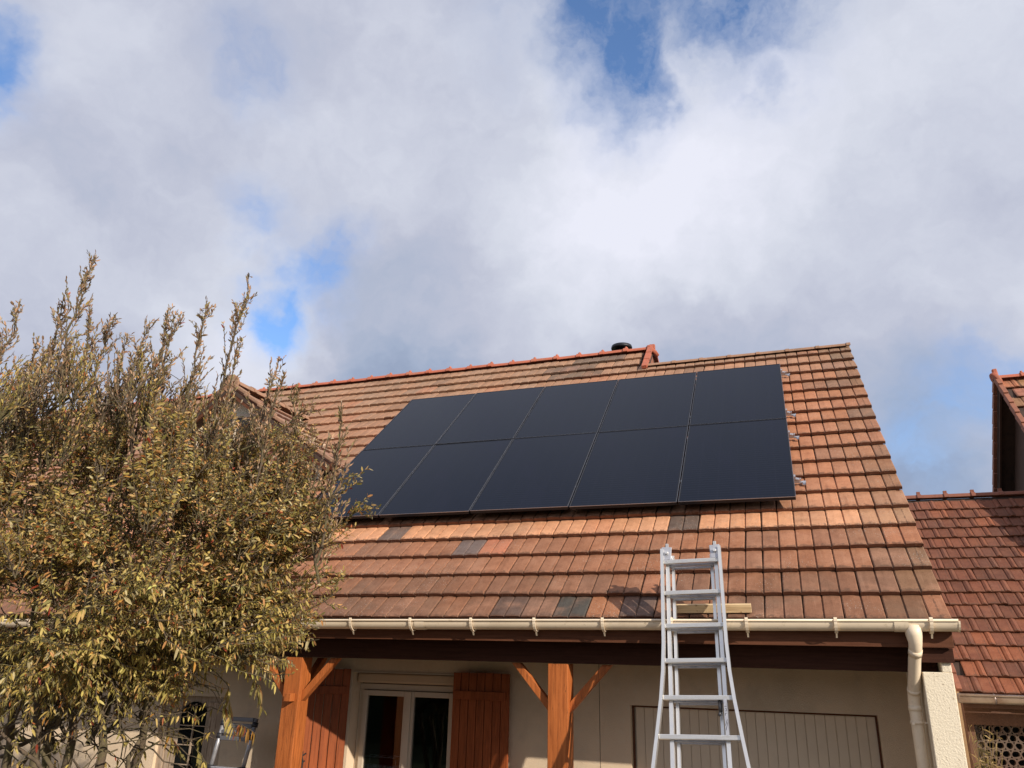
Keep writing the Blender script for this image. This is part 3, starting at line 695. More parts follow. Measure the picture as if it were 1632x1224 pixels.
for row in range(2):
    for c in range(5):
        u = -(c + 1) * 1.075 + GAPP / 2 + .01; v = (row + 1) * 1.742 - .01
        lab = f"black solar panel, {'upper' if row == 0 else 'lower'} row, " + {0: 'right-hand end beside the bare tiles', 1: 'second from the right-hand end', 2: 'middle of the five', 3: 'second from the left-hand end', 4: 'left-hand end towards the dormer' if row == 0 else 'left-hand end partly hidden by the shrub'}[c]
        P = Vector((u, 0, 0)) - UPS * v + NRM * random.gauss(0, .0015)
        p = thing('solar_panel', lab, 'solar panel', group='solar panels on the tiled roof', M=Matrix.Translation(P) @ RO @ Matrix.Rotation(random.gauss(0, .0008), 4, 'Y'))
        link('frame', FRM, p); link('glass', GLM, p); link('edge_glint', EDM, p)
for i, v in enumerate((.125, 1.41, 2.0, 3.0)):
    r = thing('mounting_rail', f"aluminium mounting rail under the panels, {['topmost of four', 'second from the top', 'third from the top', 'lowest of four'][i]}", 'mounting rail', group='rails carrying the solar panels', M=Matrix.Translation(R(0, v, .09 - .035)) @ RO)
    obj('rail', MB().box((-5.42, -.018, -.040), (.055, .018, -.002)), ALU_D, r)
    obj('end_clamp', MB().box((.004, -.022, -.002), (.020, .022, .035)).box((.020, -.02, -.002), (.038, .016, .004)), ALU_D, r)
    hk = MB().box((.055, -.012, -.05), (.085, .012, -.036)).box((.080, -.045, -.048), (.105, .03, -.042)).box((.105, -.045, -.062), (.111, -.012, -.020)).box((.060, .0, -.036), (.070, .020, -.004))
    obj('roof_hook', hk, ALU_D, r)
    cm = MB().box((-.0085, -.022, .030), (.0085, .022, .0385)).tube([(0, 0, .036), (0, 0, .043)], .007, 8).mesh('mid_clamp', ALU)
    for c in range(1, 5): link('mid_clamp', cm, r, Matrix.Translation((-c * 1.075 + .005, 0, 0)))

# ------------------------------------------------------------------ big folding ladder
A0 = Vector((-.836, -3.774, -3.0435)); E_ = Vector((.034, -.342, -.94)).normalized(); XD = (Vector((1, 0, 0)) - E_ * E_.x).normalized(); BK = XD.cross(E_).normalized()
if BK.y < 0: BK = -BK
S_END = (A0.z - ZG) / -E_.z - .01
def LP(x, s, d): return A0 + XD * x + E_ * s + BK * d
lad = thing('folding_ladder', 'aluminium multi-position ladder with flared outer rails leaning on the gutter', 'ladder', (A0 + E_ * S_END)[:])
LM = Matrix.Translation(-(A0 + E_ * S_END))
def lobj(name, mb, material, **kw): return obj(name, mb, material, lad, M=LM, **kw)
def rail(pts, d, w_, h_, material=ALU):
    mb = MB(); L_ = [LP(x, s, d) for x, s in pts]
    for a, b in zip(L_[:-1], L_[1:]): mb.bar(a, b, w_, h_, tuple(BK))
    return mb
cx = .008
for sx in (-1, 1):
    o_pts = [(cx + sx * .222, -.165), (cx + sx * .224, .60), (cx + sx * .232, .80), (cx + sx * .250, 1.0), (cx + sx * .283, 1.25), (cx + sx * .318, 1.5), (cx + sx * .50, S_END - .01)]
    lobj('outer_rail', rail(o_pts, 0, .023, .052), ALU)
    lobj('inner_rail', rail([(cx + sx * .187, -.13), (cx + sx * .187, S_END - .02)], .052, .027, .052), ALU)
    lobj('rear_rail', rail([(cx + sx * .150, -.15), (cx + sx * .150, S_END - .02)], .100, .022, .050), ALU)
    # hinge head
    h = MB()
    cpt = LP(cx + sx * .186, -.155, .045)
    h.tube([cpt - XD * .024, cpt + XD * .024], .042, 16)
    h.bar(LP(cx + sx * .186, -.16, .045), LP(cx + sx * .206, -.06, .0), .040, .030, tuple(BK)).bar(LP(cx + sx * .18, -.16, .06), LP(cx + sx * .155, -.05, .095), .036, .040, tuple(BK))
    h.bar(LP(cx + sx * .185, -.185, -.004), LP(cx + sx * .192, -.075, -.004), .078, .010, tuple(BK))
    hg = lobj('hinge', h, ALU_D, bevel=.003)
    k_ = MB().tube([LP(cx + sx * .186, -.13, .0), LP(cx + sx * .186, -.13, -.03)], .014, 10).box(LP(cx + sx * .186, -.20, .03) - Vector((.012, .012, .0)), LP(cx + sx * .186, -.20, .03) + Vector((.012, .012, .03)))
    lobj('hinge_lock', k_, ALU, bevel=.002)
    lobj('pivot', MB().tube([LP(cx + sx * .186, -.155, .012), LP(cx + sx * .186, -.155, .018)], .012, 10), BLACKP)
    lobj('foot', MB().bar(LP(cx + sx * .50, S_END - .06, 0), LP(cx + sx * .50, S_END, 0), .04, .06, tuple(BK)), BLACKP)
def owid(s):
    P = [(-.2, .222), (.60, .224), (.80, .232), (1.0, .250), (1.25, .283), (1.5, .318), (S_END, .50)]
    for (a, wa), (b, wb) in zip(P[:-1], P[1:]):
        if a <= s <= b: return wa + (wb - wa) * (s - a) / (b - a)
    return .22
s = -.057
i = 0
while s < S_END - .1:
    for d, wv in ((0.0, owid(s) - .013), (.035, .187 - .012) if False else (.050, .187 - .012), (.098, .150 - .011)):
        if d == 0.0 or True:
            mb = MB(); hh_ = .030 if d == 0 else .021; mb.bar(LP(cx - wv, s + (.008 if d else 0), d), LP(cx + wv, s + (.008 if d else 0), d), hh_, .020, tuple(BK))
            for rg_ in ((-.008, .0, .008) if d == 0 else (0,)): mb.bar(LP(cx - wv, s + (.008 if d else 0) + rg_, d - .011), LP(cx + wv, s + (.008 if d else 0) + rg_, d - .011), .003, .003, tuple(BK))
            lobj('rung', mb, ALU if d == 0 else ALU_D, bevel=.003)
    s += .2606; i += 1
lk = MB().bar(LP(cx + .187, .98, .0), LP(cx + .187, 1.24, -.0), .022, .02, tuple(BK)); lobj('slide_lock', lk, ALU_D)
lk = MB().tube([LP(cx + .148, 1.0, .02), LP(cx + .150, 1.07, .02)], .013, 8).tube([LP(cx + .148, 1.07, .02), LP(cx + .140, 1.10, .015)], .010, 8); lobj('lock_knob', lk, STEEL)
# maker-style marking on the stile: a few dark strokes standing for the worn print the photograph shows
mk = MB()
for (a, b) in (((-.007, 1.045), (.008, 1.045)), ((-.004, 1.06), (.006, 1.06)), ((.006, 1.06), (.006, 1.075)), ((-.004, 1.075), (.006, 1.075)), ((-.004, 1.09), (.006, 1.09)), ((-.004, 1.09), (-.004, 1.105)), ((.007, 1.13), (-.008, 1.17)), ((.008, 1.15), (-.006, 1.20))):
    mk.bar(LP(cx + .187 + a[0], a[1], -.0105), LP(cx + .187 + b[0], b[1], -.0105), .003, .001, tuple(BK))
lobj('worn_print', mk, BLACKP)

# ------------------------------------------------------------------ timber offcut behind the ladder
tb = MB().box((-.30, -.020, 0), (.28, .020, .062))
o = obj('timber_offcut', tb, OAK, M=RM(-.69, 4.965, .004) @ Matrix.Rotation(math.radians(.8), 4, 'Z') @ Matrix.Rotation(math.radians(-22), 4, 'X'), bevel=.002)
tag(o, 'pale timber offcut lying on the bottom tiles behind the ladder', 'timber')

# ------------------------------------------------------------------ telescopic ladder by the entrance
tx, ty_, tz = -5.44, -2.88, ZG
tl = thing('telescopic_ladder', 'collapsed telescopic ladder with black joints leaning on the wall by the entrance', 'ladder', (tx, ty_ - .55, ZG))
def TP(x, h): f = (h) / 1.60; return Vector((x, .42 * f, h))
for sx in (-1, 1):
    X_ = sx * .19
    obj('stile', MB().tube([TP(X_, 0), TP(X_, .6)], .030, 12).tube([TP(X_, .6), TP(X_, 1.20)], .024, 12).tube([TP(X_, 1.20), TP(X_, 1.645)], .020, 12), ALU_D, tl)
    for hh in (.32, .62, .92, 1.20): obj('joint', MB().tube([TP(X_, hh - .02), TP(X_, hh + .02)], .034, 12).bar(TP(X_, hh), TP(X_ * .72, hh), .03, .04), BLACKP, tl)
    obj('joint', MB().tube([TP(X_, 1.455), TP(X_, 1.50)], .032, 12), BLACKP, tl); obj('joint', MB().tube([TP(X_, 1.57), TP(X_, 1.61)], .030, 12), BLACKP, tl)
for hh in (.32, .62, .92, 1.20, 1.46, 1.518, 1.576, 1.634):
    obj('rung', MB().bar(TP(-.17, hh), TP(.17, hh), .045, .030 if hh < 1.3 else .036, (0, 0, 1)), STEEL2 if hh > 1.3 else ALU_D, tl, bevel=.005)

# ------------------------------------------------------------------ neighbouring house at the right
NY0, NZ0 = 2.45, -3.99; NXL, NXR = 1.87, 9.5
NU = Vector((0, CT, ST))
def NP(x, v, h=0.0): return Vector((x, NY0, NZ0)) + NU * v + NRM * h          # v up from the eave
nb = thing('neighbour_house', 'lower house at the right with dark red interlocking tiles and zinc gutter', 'house', (NXL, NY0, ZG))
NM = Matrix.Translation((-NXL, -NY0, -ZG))
def nobj(name, mb, material, parent=None, **kw):
    return obj(name, mb, material, nb, M=NM, **kw) if parent is None else obj(name, mb, material, parent, **kw)
NRV = 16.45 * .31
rdk = MB(); a, b, c_, d_ = NP(NXL, .03, -.06), NP(NXR, .03, -.06), NP(NXR, NRV, -.06), NP(NXL, NRV, -.06)
rdk.add([a, b, c_, d_, (NXL, c_.y + 3.9, NZ0), (NXR, c_.y + 3.9, NZ0)], [(0, 1, 2, 3), (3, 2, 5, 4)])
nroof = nobj('roof', rdk, DECK)
PN = [(0, -.004), (.05, .0), (.60, .0), (.66, -.010), (.70, .006), (.82, .018), (.94, .006), (1, -.006)]
NT_W = .262
NFULL = tile_mesh('tile', NT_W - .004, .335, .036, PN, th=.028); ME_N = NFULL.mesh('tile', TILE2_O)
nj = MB(); njc = []; cnt = 0
for r in range(17):
    v = r * .31
    if v + .2 > NRV: continue
    kx = 0; x = NXL + NT_W / 2 + (NT_W / 2 if r % 2 else 0)
    while x < NXR - .1:
        f = random.gauss(1, .13); c = lerp((.20, .068, .036), (.13, .055, .036), random.random() * .8); c = tuple(q_ * f for q_ in c)
        if random.random() < .12: c = lerp(c, (.33, .11, .05), .6)
        h = math.radians(0)
        P = NP(x + random.gauss(0, .002), v + random.gauss(0, .005), random.gauss(0, .003))
        M_ = Matrix.Translation(P) @ Matrix.Rotation(TH, 4, 'X') @ Matrix.Rotation(random.gauss(0, .010), 4, 'Z')
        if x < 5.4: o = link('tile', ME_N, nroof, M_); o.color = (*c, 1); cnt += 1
        else: nj.add([M_ @ Vector(p_) for p_ in NFULL.v], NFULL.f); njc += [(*c, 1)] * len(NFULL.f)
        x += NT_W
jm = nj.mesh('tile_field', TILE2_M); col_attr(jm, njc); link('tile_field', jm, nroof, kind='stuff')
RIDGE_N = mat('dark_red_ridge', (.24, .085, .05), .8, nz=[(6, .4, .7, (.15, .06, .04), .6)], bump=.003, bscale=60)
mb = MB(); half_round(mb, (0, 0, 0), (.46, 0, 0), .095); half_round(mb, (.40, 0, 0), (.47, 0, 0), .115, th=.03); mb.bar((.435, 0, .07), (.435, 0, .135), .06, .05, (0, 1, 0))
ME_NR = mb.mesh('ridge_tile', RIDGE_N); x = NXL; rp = NP(0, NRV, 0)
while x < NXR: link('ridge_tile', ME_NR, nroof, Matrix.Translation((x, rp.y + .06, rp.z - .02))); x += .455
for r in range(17):
    if r * .31 > NRV - .1: break
    o = nobj('verge_tile', MB().bar(NP(NXL - .015, r * .31, .018), NP(NXL - .015, r * .31 + .33, -.014), .07, .055, tuple(NRM)), VERGE, nroof, bevel=.008)
ng = MB().tube([(NXL - .06, NY0 - .10, NZ0 - .085), (NXR, NY0 - .10, NZ0 - .085)], .062, 14).tube([(NXL - .06, NY0 - .165, NZ0 - .045), (NXR, NY0 - .165, NZ0 - .045)], .010, 8)
ngut = nobj('gutter', ng, ZINC)
bk = MB().tube([(0, -.10, -.085), (.02, -.10, -.085)], .067, 14).mesh('gutter_bracket', ZINC); x = NXL + .35
while x < NXR: link('gutter_bracket', bk, ngut, Matrix.Translation((x, NY0, NZ0))); x += .55
ny = NY0 + .28
nobj('fascia', MB().box((NXL, NY0 - .02, NZ0 - .20), (NXR, NY0 + .02, NZ0 - .035)), BRICKW)
nobj('wall', MB().box((NXL + .05, ny, NZ0 - .42), (NXR, ny + .2, NZ0 + .12)).box((NXL + .05, ny, ZG), (NXL + .14, ny + .2, NZ0 - .42)).box((4.9, ny, ZG), (NXR, ny + .2, NZ0 - .42)), BRICKW)
nobj('gable_wall', MB().prism([(ny + .2, ZG), (rp.y + 3.6, ZG), (rp.y + 3.6, NZ0), (rp.y, rp.z - .12), (ny + .2, NZ0 + .2)], 'x', NXL + .05, NXL + .25), WALL)
nobj('shade_backing', MB().box((NXL + .3, ny + 1.2, ZG), (4.9, ny + 1.3, NZ0)), IRON)  # black backing painted for the shade behind the screen openings
# claustra screen: fan-shaped clay blocks, open in the middle
def claustra_mesh(seed):
    rg = random.Random(seed); mb = MB(); n = 10; cw, ch = .108, .098; vs = []
    out_ = []; inn = []
    for j in range(n):
        a = 2 * math.pi * j / n + math.pi / n
        ca, sa = math.cos(a), math.sin(a); k_ = max(abs(ca), abs(sa)) ** .75
        out_.append((cw / 2 * 1.06 * ca / k_, ch / 2 * 1.04 * sa / k_)); rr_ = rg.uniform(.66, .94)
        inn.append((cw / 2 * rr_ * ca, ch / 2 * rr_ * sa))
    for y in (0, .09):
        for p in out_: vs.append((p[0], y, p[1]))
        for p in inn: vs.append((p[0], y, p[1]))
    fs = []
    for j in range(n):
        q_ = (j + 1) % n
        fs += [(j, q_, n + q_, n + j), (n + j, n + q_, 3 * n + q_, 3 * n + j), (2 * n + j, 3 * n + j, 3 * n + q_, 2 * n + q_), (j, 2 * n + j, 2 * n + q_, q_)]
    mb.add(vs, fs); return mb.mesh('screen_block', LATT)
CMS = [claustra_mesh(i) for i in range(5)]
scr = bpy.data.objects.new('openwork_screen', None); COL.objects.link(scr); scr.parent = nb; scr.matrix_local = NM @ Matrix.Translation((0, ny + .04, NZ0 - .47))
for r in range(14):
    for c in range(20):
        x = NXL + .20 + .108 * c + (.054 if r % 2 else 0)
        if x > 4.3: continue
        link('screen_block', random.choice(CMS), scr, Matrix.Translation((x, random.gauss(0, .004), -.098 * r)) @ Matrix.Rotation(random.gauss(0, .08) + (math.pi if random.random() < .5 else 0), 4, 'Y'))

# ------------------------------------------------------------------ taller gabled house behind
AP = Vector((4.30, 7.6, 2.05)); GP = math.radians(49); GL = 5.0; GXR = 12.5
gh = thing('gabled_house', 'taller house at the right edge with steep red tiled roof and dark gable', 'house', (AP.x, AP.y, ZG))
GM = Matrix.Translation((-AP.x, -AP.y, -ZG))
def gobj(name, mb, material, parent=None, **kw): return obj(name, mb, material, gh, M=GM, **kw) if parent is None else obj(name, mb, material, parent, **kw)
FS = Vector((0, -math.cos(GP), -math.sin(GP))); RS = Vector((0, math.cos(GP), -math.sin(GP))); FN = Vector((0, -math.sin(GP), math.cos(GP)))
dk = MB()
for S_, sg in ((FS, 1), (RS, -1)):
    N_ = Vector((0, S_.z * sg * 1.0, -S_.y * sg * 1.0)) if False else Vector((0, S_.z if S_.y < 0 else -S_.z, abs(S_.y)))
    a = AP + Vector((0, 0, -.05)); b = a + S_ * GL; c2 = Vector((GXR, b.y, b.z)); d2 = Vector((GXR, a.y, a.z)); dn = Vector((0, 0, -.10))
    dk.add([a, b, c2, d2, a + dn, b + dn, c2 + dn, d2 + dn], [(0, 1, 2, 3), (4, 7, 6, 5), (0, 4, 5, 1), (1, 5, 6, 2), (3, 2, 6, 7)])
groof = gobj('roof', dk, DECK)
gxw = AP.x + .30
gobj('gable_wall', MB().prism([(AP.y - 3.0, ZG), (AP.y + 3.0, ZG), (AP.y + 3.0, AP.z - .25 - 3.0 * math.tan(GP)), (AP.y, AP.z - .25), (AP.y - 3.0, AP.z - .25 - 3.0 * math.tan(GP))], 'x', gxw, gxw + .2), GABLE)
gobj('house_wall', MB().box((gxw + .2, AP.y - 3.0, ZG), (GXR - .3, AP.y + 3.0, AP.z - .35 - 3.0 * math.tan(GP))), WALL)
for S_ in (FS, RS):
    gobj('rake_board', MB().bar(AP + Vector((.03, 0, -.14)) + S_ * .02, AP + Vector((.03, 0, -.14)) + S_ * GL, .04, .16, (0, 0, 1)), GABLE)
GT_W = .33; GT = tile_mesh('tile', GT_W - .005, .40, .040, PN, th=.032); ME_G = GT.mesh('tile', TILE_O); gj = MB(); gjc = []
for r in range(13):
    x = AP.x + .10 + GT_W / 2 + (GT_W / 2 if r % 2 else 0) - (.1)
    while x < GXR:
        c = tuple(q_ * random.gauss(1, .1) for q_ in (.40, .165, .09)); vv = .40 + r * .37
        P = Vector((x, AP.y, AP.z)) + FS * vv + FN * .02
        M_ = Matrix.Translation(P) @ Matrix.Rotation(GP, 4, 'X') @ Matrix.Rotation(random.gauss(0, .008), 4, 'Z')
        if x < 6.2 and r < 7: o = link('tile', ME_G, groof, M_); o.color = (*c, 1)
        else: gj.add([M_ @ Vector(p_) for p_ in GT.v], GT.f); gjc += [(*c, 1)] * len(GT.f)
        x += GT_W
jm = gj.mesh('tile_field', TILE_M); col_attr(jm, gjc); link('tile_field', jm, groof, kind='stuff')
for S_ in (FS, RS):
    for i in range(13):
        a = AP + Vector((-.02, 0, .02)) + S_ * (i * .37); b = a + S_ * .39 + Vector((0, 0, .04))
        gobj('verge_tile', MB().bar(b, a, .09, .12, (0, 0, 1)), VERGE, groof, bevel=.01)
mb = MB(); half_round(mb, (0, 0, 0), (.46, 0, 0), .11); half_round(mb, (.40, 0, 0), (.48, 0, 0), .135, th=.03); mb.tube([(.44, 0, .10), (.44, 0, .15)], [.035, .02], 8)
ME_GR = mb.mesh('ridge_tile', RIDGE_RED); x = AP.x + .02
while x < GXR: link('ridge_tile', ME_GR, groof, Matrix.Translation((x, AP.y, AP.z - .02))); x += .46
gobj('ridge_end', MB().tube([(AP.x - .05, AP.y, AP.z - .04), (AP.x + .03, AP.y, AP.z - .0)], [.17, .17], 14).bar((AP.x - .0, AP.y, AP.z + .05), (AP.x - .02, AP.y, AP.z + .22), .09, .09, (0, 1, 0)), RIDGE_RED, groof, bevel=.02)

# ------------------------------------------------------------------ vegetation
def leaf_material(name, rough=.55):
    M = bpy.data.materials.new(name); M.use_nodes = True; k = NT(M.node_tree); b = k.n['Principled BSDF']
    c = k.new('ShaderNodeAttribute', attribute_name='tint').outputs['Color']
    geo = k.new('ShaderNodeNewGeometry'); v = geo.outputs['Position']
    c = k.mix(k.mapr(k.noise(v, 70, 3, .6), .5, .75, 0, .35), c, (.13, .07, .025))
    c = k.mix(k.math('MULTIPLY', geo.outputs['Backfacing'], .0), c, (.2, .2, .15))
    k.put(b.inputs['Base Color'], c); b.inputs['Roughness'].default_value = rough; b.inputs['Specular IOR Level'].default_value = .35
    tl_ = k.new('ShaderNodeBsdfTranslucent'); k.put(tl_.inputs[0], c); ms = k.new('ShaderNodeMixShader'); ms.inputs[0].default_value = .35
    k.l.new(b.outputs[0], ms.inputs[1]); k.l.new(tl_.outputs[0], ms.inputs[2]); k.l.new(ms.outputs[0], k.n['Material Output'].inputs[0])
    return M
LEAF = leaf_material('leaf')

def leaves_mesh(name, P, D, L, Wd, cols, droop):
    """P base points, D directions, L lengths, Wd widths: folded six-point leaves, vectorised"""
    n = len(P); D = D / np.linalg.norm(D, axis=1, keepdims=True)
    rnd = RNG.normal(size=(n, 3)); S = np.cross(D, rnd); S /= np.linalg.norm(S, axis=1, keepdims=True); N = np.cross(S, D)
    L = L[:, None]; Wd = Wd[:, None]; dr = np.stack([np.zeros(n), np.zeros(n), -droop], 1) * L
    base = P; a1 = P + D * L * .35 + S * Wd * .48 + N * Wd * .18 + dr * .12; a2 = P + D * L * .72 + S * Wd * .40 + N * Wd * .16 + dr * .5
    b1 = P + D * L * .35 - S * Wd * .48 + N * Wd * .18 + dr * .12; b2 = P + D * L * .72 - S * Wd * .40 + N * Wd * .16 + dr * .5; tip = P + D * L + dr
    V = np.stack([base, a1, a2, tip, b2, b1], 1).reshape(-1, 3)
    me = bpy.data.meshes.new(name); me.vertices.add(6 * n); me.vertices.foreach_set('co', V.astype(np.float32).ravel())
    F = np.array([[0, 1, 2, 3], [0, 3, 4, 5]]); idx = (F[None] + 6 * np.arange(n)[:, None, None]).reshape(-1)
    me.loops.add(8 * n); me.loops.foreach_set('vertex_index', idx.astype(np.int32))
    me.polygons.add(2 * n); me.polygons.foreach_set('loop_start', (4 * np.arange(2 * n)).astype(np.int32)); me.polygons.foreach_set('loop_total', np.full(2 * n, 4, dtype=np.int32))
    me.update(calc_edges=True)
    at = me.attributes.new('tint', 'FLOAT_COLOR', 'POINT'); C4 = np.concatenate([cols, np.ones((n, 1))], 1)
    at.data.foreach_set('color', np.repeat(C4, 6, axis=0).astype(np.float32).ravel())
    me.materials.append(LEAF); return me

base = Vector((-4.9, -5.65, ZG))
shrub = thing('olive_leaved_shrub', 'tall bushy shrub with olive, yellowing and russet leaves in front of the house', 'shrub', base[:])
SM = Matrix.Translation(-base)
ELL = [((-4.57, -6.06, -2.63), 1.0, .85, 5), ((-3.79, -5.79, -2.87), .75, .75, 4), ((-4.95, -6.07, -3.22), .9, .85, 5), ((-4.08, -5.79, -3.42), .85, .55, 4), ((-3.33, -5.69, -3.02), .42, .55, 2.2),
       ((-3.36, -5.59, -3.50), .36, .36, 1.6), ((-3.08, -5.65, -2.90), .26, .26, .9), ((-4.45, -6.11, -2.12), .90, .34, 4.2), ((-3.72, -5.85, -2.38), .42, .36, 2.6), ((-4.9, -6.3, -2.3), .5, .4, 2.0), ((-3.35, -5.75, -2.55), .28, .30, 1.2), ((-5.9, -6.0, -2.9), .9, .9, 3),
       ((-4.70, -5.75, -3.98), .85, .26, 2.6), ((-4.1, -5.6, -3.82), .40, .20, .6)]
stems = MB(); nodes = []
def curve(p0, p1, bow, n=7, j=.02):
    p0 = Vector(p0); p1 = Vector(p1); out_ = []
    for i in range(n + 1):
        f = i / n; p = p0.lerp(p1, f) + Vector(bow) * math.sin(math.pi * f)
        if 0 < i < n: p += Vector([random.gauss(0, j) for _ in range(3)])
        out_.append(p)
    return out_
trunk_defs = [((-5.22, -5.72, -4.5), (-5.1, -5.9, -3.9), 0), ((-4.95, -5.70, -4.5), (-4.86, -5.92, -3.85), 1), ((-4.86, -5.56, -4.5), (-4.74, -5.80, -3.7), 3), ((-4.50, -5.66, -4.5), (-4.45, -5.80, -3.95), 2), ((-4.42, -5.52, -4.5), (-4.16, -5.66, -3.9), 4), ((-4.75, -5.95, -4.5), (-4.9, -6.0, -3.6), 9)]
for (a, b, e_i) in trunk_defs:
    a, b = Vector(a), Vector(b); root = base + Vector((random.uniform(-.10, .10), random.uniform(-.10, .10), 0)); a = a + Vector((random.gauss(0, .05), random.gauss(0, .05), 0)); tipc = Vector(ELL[e_i][0]) + Vector((0, 0, ELL[e_i][2] * .6))
    pts = curve(root, a, (0, 0, 0), 4, .02)[:-1] + curve(a, b, (.03, 0, 0), 4, .014)[:-1] + curve(b, tipc, (0, 0, .05), 8, .05)
    n_ = len(pts); rs = [.038 * (1 - i / (n_ - 1)) ** 1.5 + .004 for i in range(n_)]
    stems.tube(pts, rs, 8); nodes += [(p, r_) for p, r_ in zip(pts[6:], rs[6:])]
for i in range(26):
    z_ = random.uniform(-4.75, -3.9); a_ = Vector((random.uniform(-5.35, -4.15), random.uniform(-5.95, -5.5), z_)); d_ = Vector((random.gauss(0, .55), random.gauss(0, .3), random.uniform(.4, 1))).normalized()
    p_ = curve(a_, a_ + d_ * random.uniform(.5, .95), (random.gauss(0, .06), 0, random.gauss(0, .04)), 7, .022); stems.tube(p_, [random.uniform(.011, .017) * (1 - .7 * j / 7) + .002 for j in range(8)], 6, caps=False); nodes += [(q_, .008) for q_ in p_[4:]]
def in_ell(c, rh, rv, shell=True):
    while True:
        q_ = Vector([random.uniform(-1, 1) for _ in range(3)])
        if q_.length <= 1 and (not shell or q_.length > random.random() * .8): break
    return Vector(c) + Vector((q_.x * rh, q_.y * rh, q_.z * rv))
wts = [e_[3] for e_ in ELL]
sec = []
for i in range(170):
    e_ = random.choices(ELL, wts)[0]; tgt = in_ell(e_[0], e_[1] * .8, e_[2] * .8)
    near = min(nodes, key=lambda q_: (q_[0] - tgt).length + (.5 if q_[0].z > tgt.z + .2 else 0))
    pts = curve(near[0], tgt, (0, 0, random.uniform(-.02, .12)), 6, .02); r0 = min(.014, near[1] * .6)
    stems.tube(pts, [r0 * (1 - .8 * j / 6) + .002 for j in range(7)], 5, caps=False); sec += [(p, .006) for p in pts[2:]]
LP_, LD, LL, LW, LC, LDR = [], [], [], [], [], []
PAL_TOP = [(.46, .29, .17), (.48, .36, .26), (.36, .28, .12), (.54, .32, .18), (.28, .21, .11)]
PAL_MID = [(.44, .33, .09), (.54, .39, .12), (.33, .27, .07), (.58, .38, .15), (.60, .30, .11), (.24, .21, .06), (.50, .42, .22)]
PAL_LOW = [(.50, .40, .11), (.60, .46, .14), (.38, .31, .08), (.64, .43, .15), (.28, .24, .07)]
RUST = [(.42, .13, .04), (.48, .24, .05), (.34, .06, .03), (.45, .30, .07)]
def leafy(pts, dens, size, pal, up, rust=.03, droop=.1, start=.15):
    L_ = sum((b - a).length for a, b in zip(pts[:-1], pts[1:])); n_ = max(4, int(L_ * dens * 1.08)); tone = random.gauss(1, .16)
    for i in range(n_):
        f = start + (1 - start) * (i + random.random()) / n_; x = f * (len(pts) - 1); k_ = min(int(x), len(pts) - 2); p = pts[k_].lerp(pts[k_ + 1], x - k_); ax = (pts[k_ + 1] - pts[k_]).normalized()
        rv = Vector([random.gauss(0, 1) for _ in range(3)]); rv -= ax * rv.dot(ax); rv.normalize()
        d = ax * up + rv * random.uniform(.45, 1.0) + Vector((0, 0, -droop)); sz = size * .90 * random.uniform(.55, 1.35)
        c = random.choice(RUST) if random.random() < rust else random.choice(pal); g_ = tone * random.uniform(.8, 1.22)
        LP_.append(p[:]); LD.append(d[:]); LL.append(sz); LW.append(sz * random.uniform(.27, .38)); LC.append([min(.72, q_ * g_) for q_ in c]); LDR.append(droop * random.uniform(.3, 1.3))
def shoot(p0, p1, bow=.05, r0=.0045):
    pts = curve(p0, p1, (random.gauss(0, bow), random.gauss(0, bow), random.gauss(0, bow)), 5, .008)
    stems.tube(pts, [r0 * (1 - .8 * j / 5) + .0008 for j in range(6)], 4, caps=False); return pts
# shoots in fans all through the crown
n_s = 0
while n_s < 4700:
    e_ = random.choices(ELL, wts)[0]; ctr = in_ell(e_[0], e_[1], e_[2])
    outw = (ctr - Vector((-4.5, -5.9, -3.4))).normalized(); h = (ctr.z + 4.1) / 2.4
    d0 = (outw * .75 + Vector((random.gauss(0, .30), random.gauss(0, .30), .15 + .75 * h))).normalized(); L0 = random.uniform(.26, .50)
    if h > .62: d0 = Vector((random.gauss(.12, .16), random.gauss(-.03, .16), 1)).normalized()
    sp_ = .30 if h < .62 else .17
    origin = ctr - d0 * L0; pal = random.random(); near = min(sec, key=lambda q_: (q_[0] - origin).length)
    stems.tube(curve(near[0], origin, (0, 0, .02), 3, .01), [.006, .005, .004, .0035], 4, caps=False)
    k_n = random.randint(7, 16)
    for i in range(k_n):
        n_s += 1
        L_ = L0 * random.uniform(.65, 1.15); d = (d0 + Vector([random.gauss(0, sp_) for _ in range(3)])).normalized()
        p0 = origin + d * random.uniform(0, .10); tip = p0 + d * L_
        pts = shoot(p0, tip, .03, .0032)
        if h > .75: leafy(pts, 68, .032, PAL_TOP if pal < .6 else PAL_MID, 1.3, .02, .0)
        elif h > .35: leafy(pts, 66, .036 if pal < .8 else .050, PAL_MID, .5, .05, .12)
        else: leafy(pts, 52, .036 if random.random() < .78 else .050, PAL_LOW if pal < .5 else PAL_MID, .3, .05, .38)
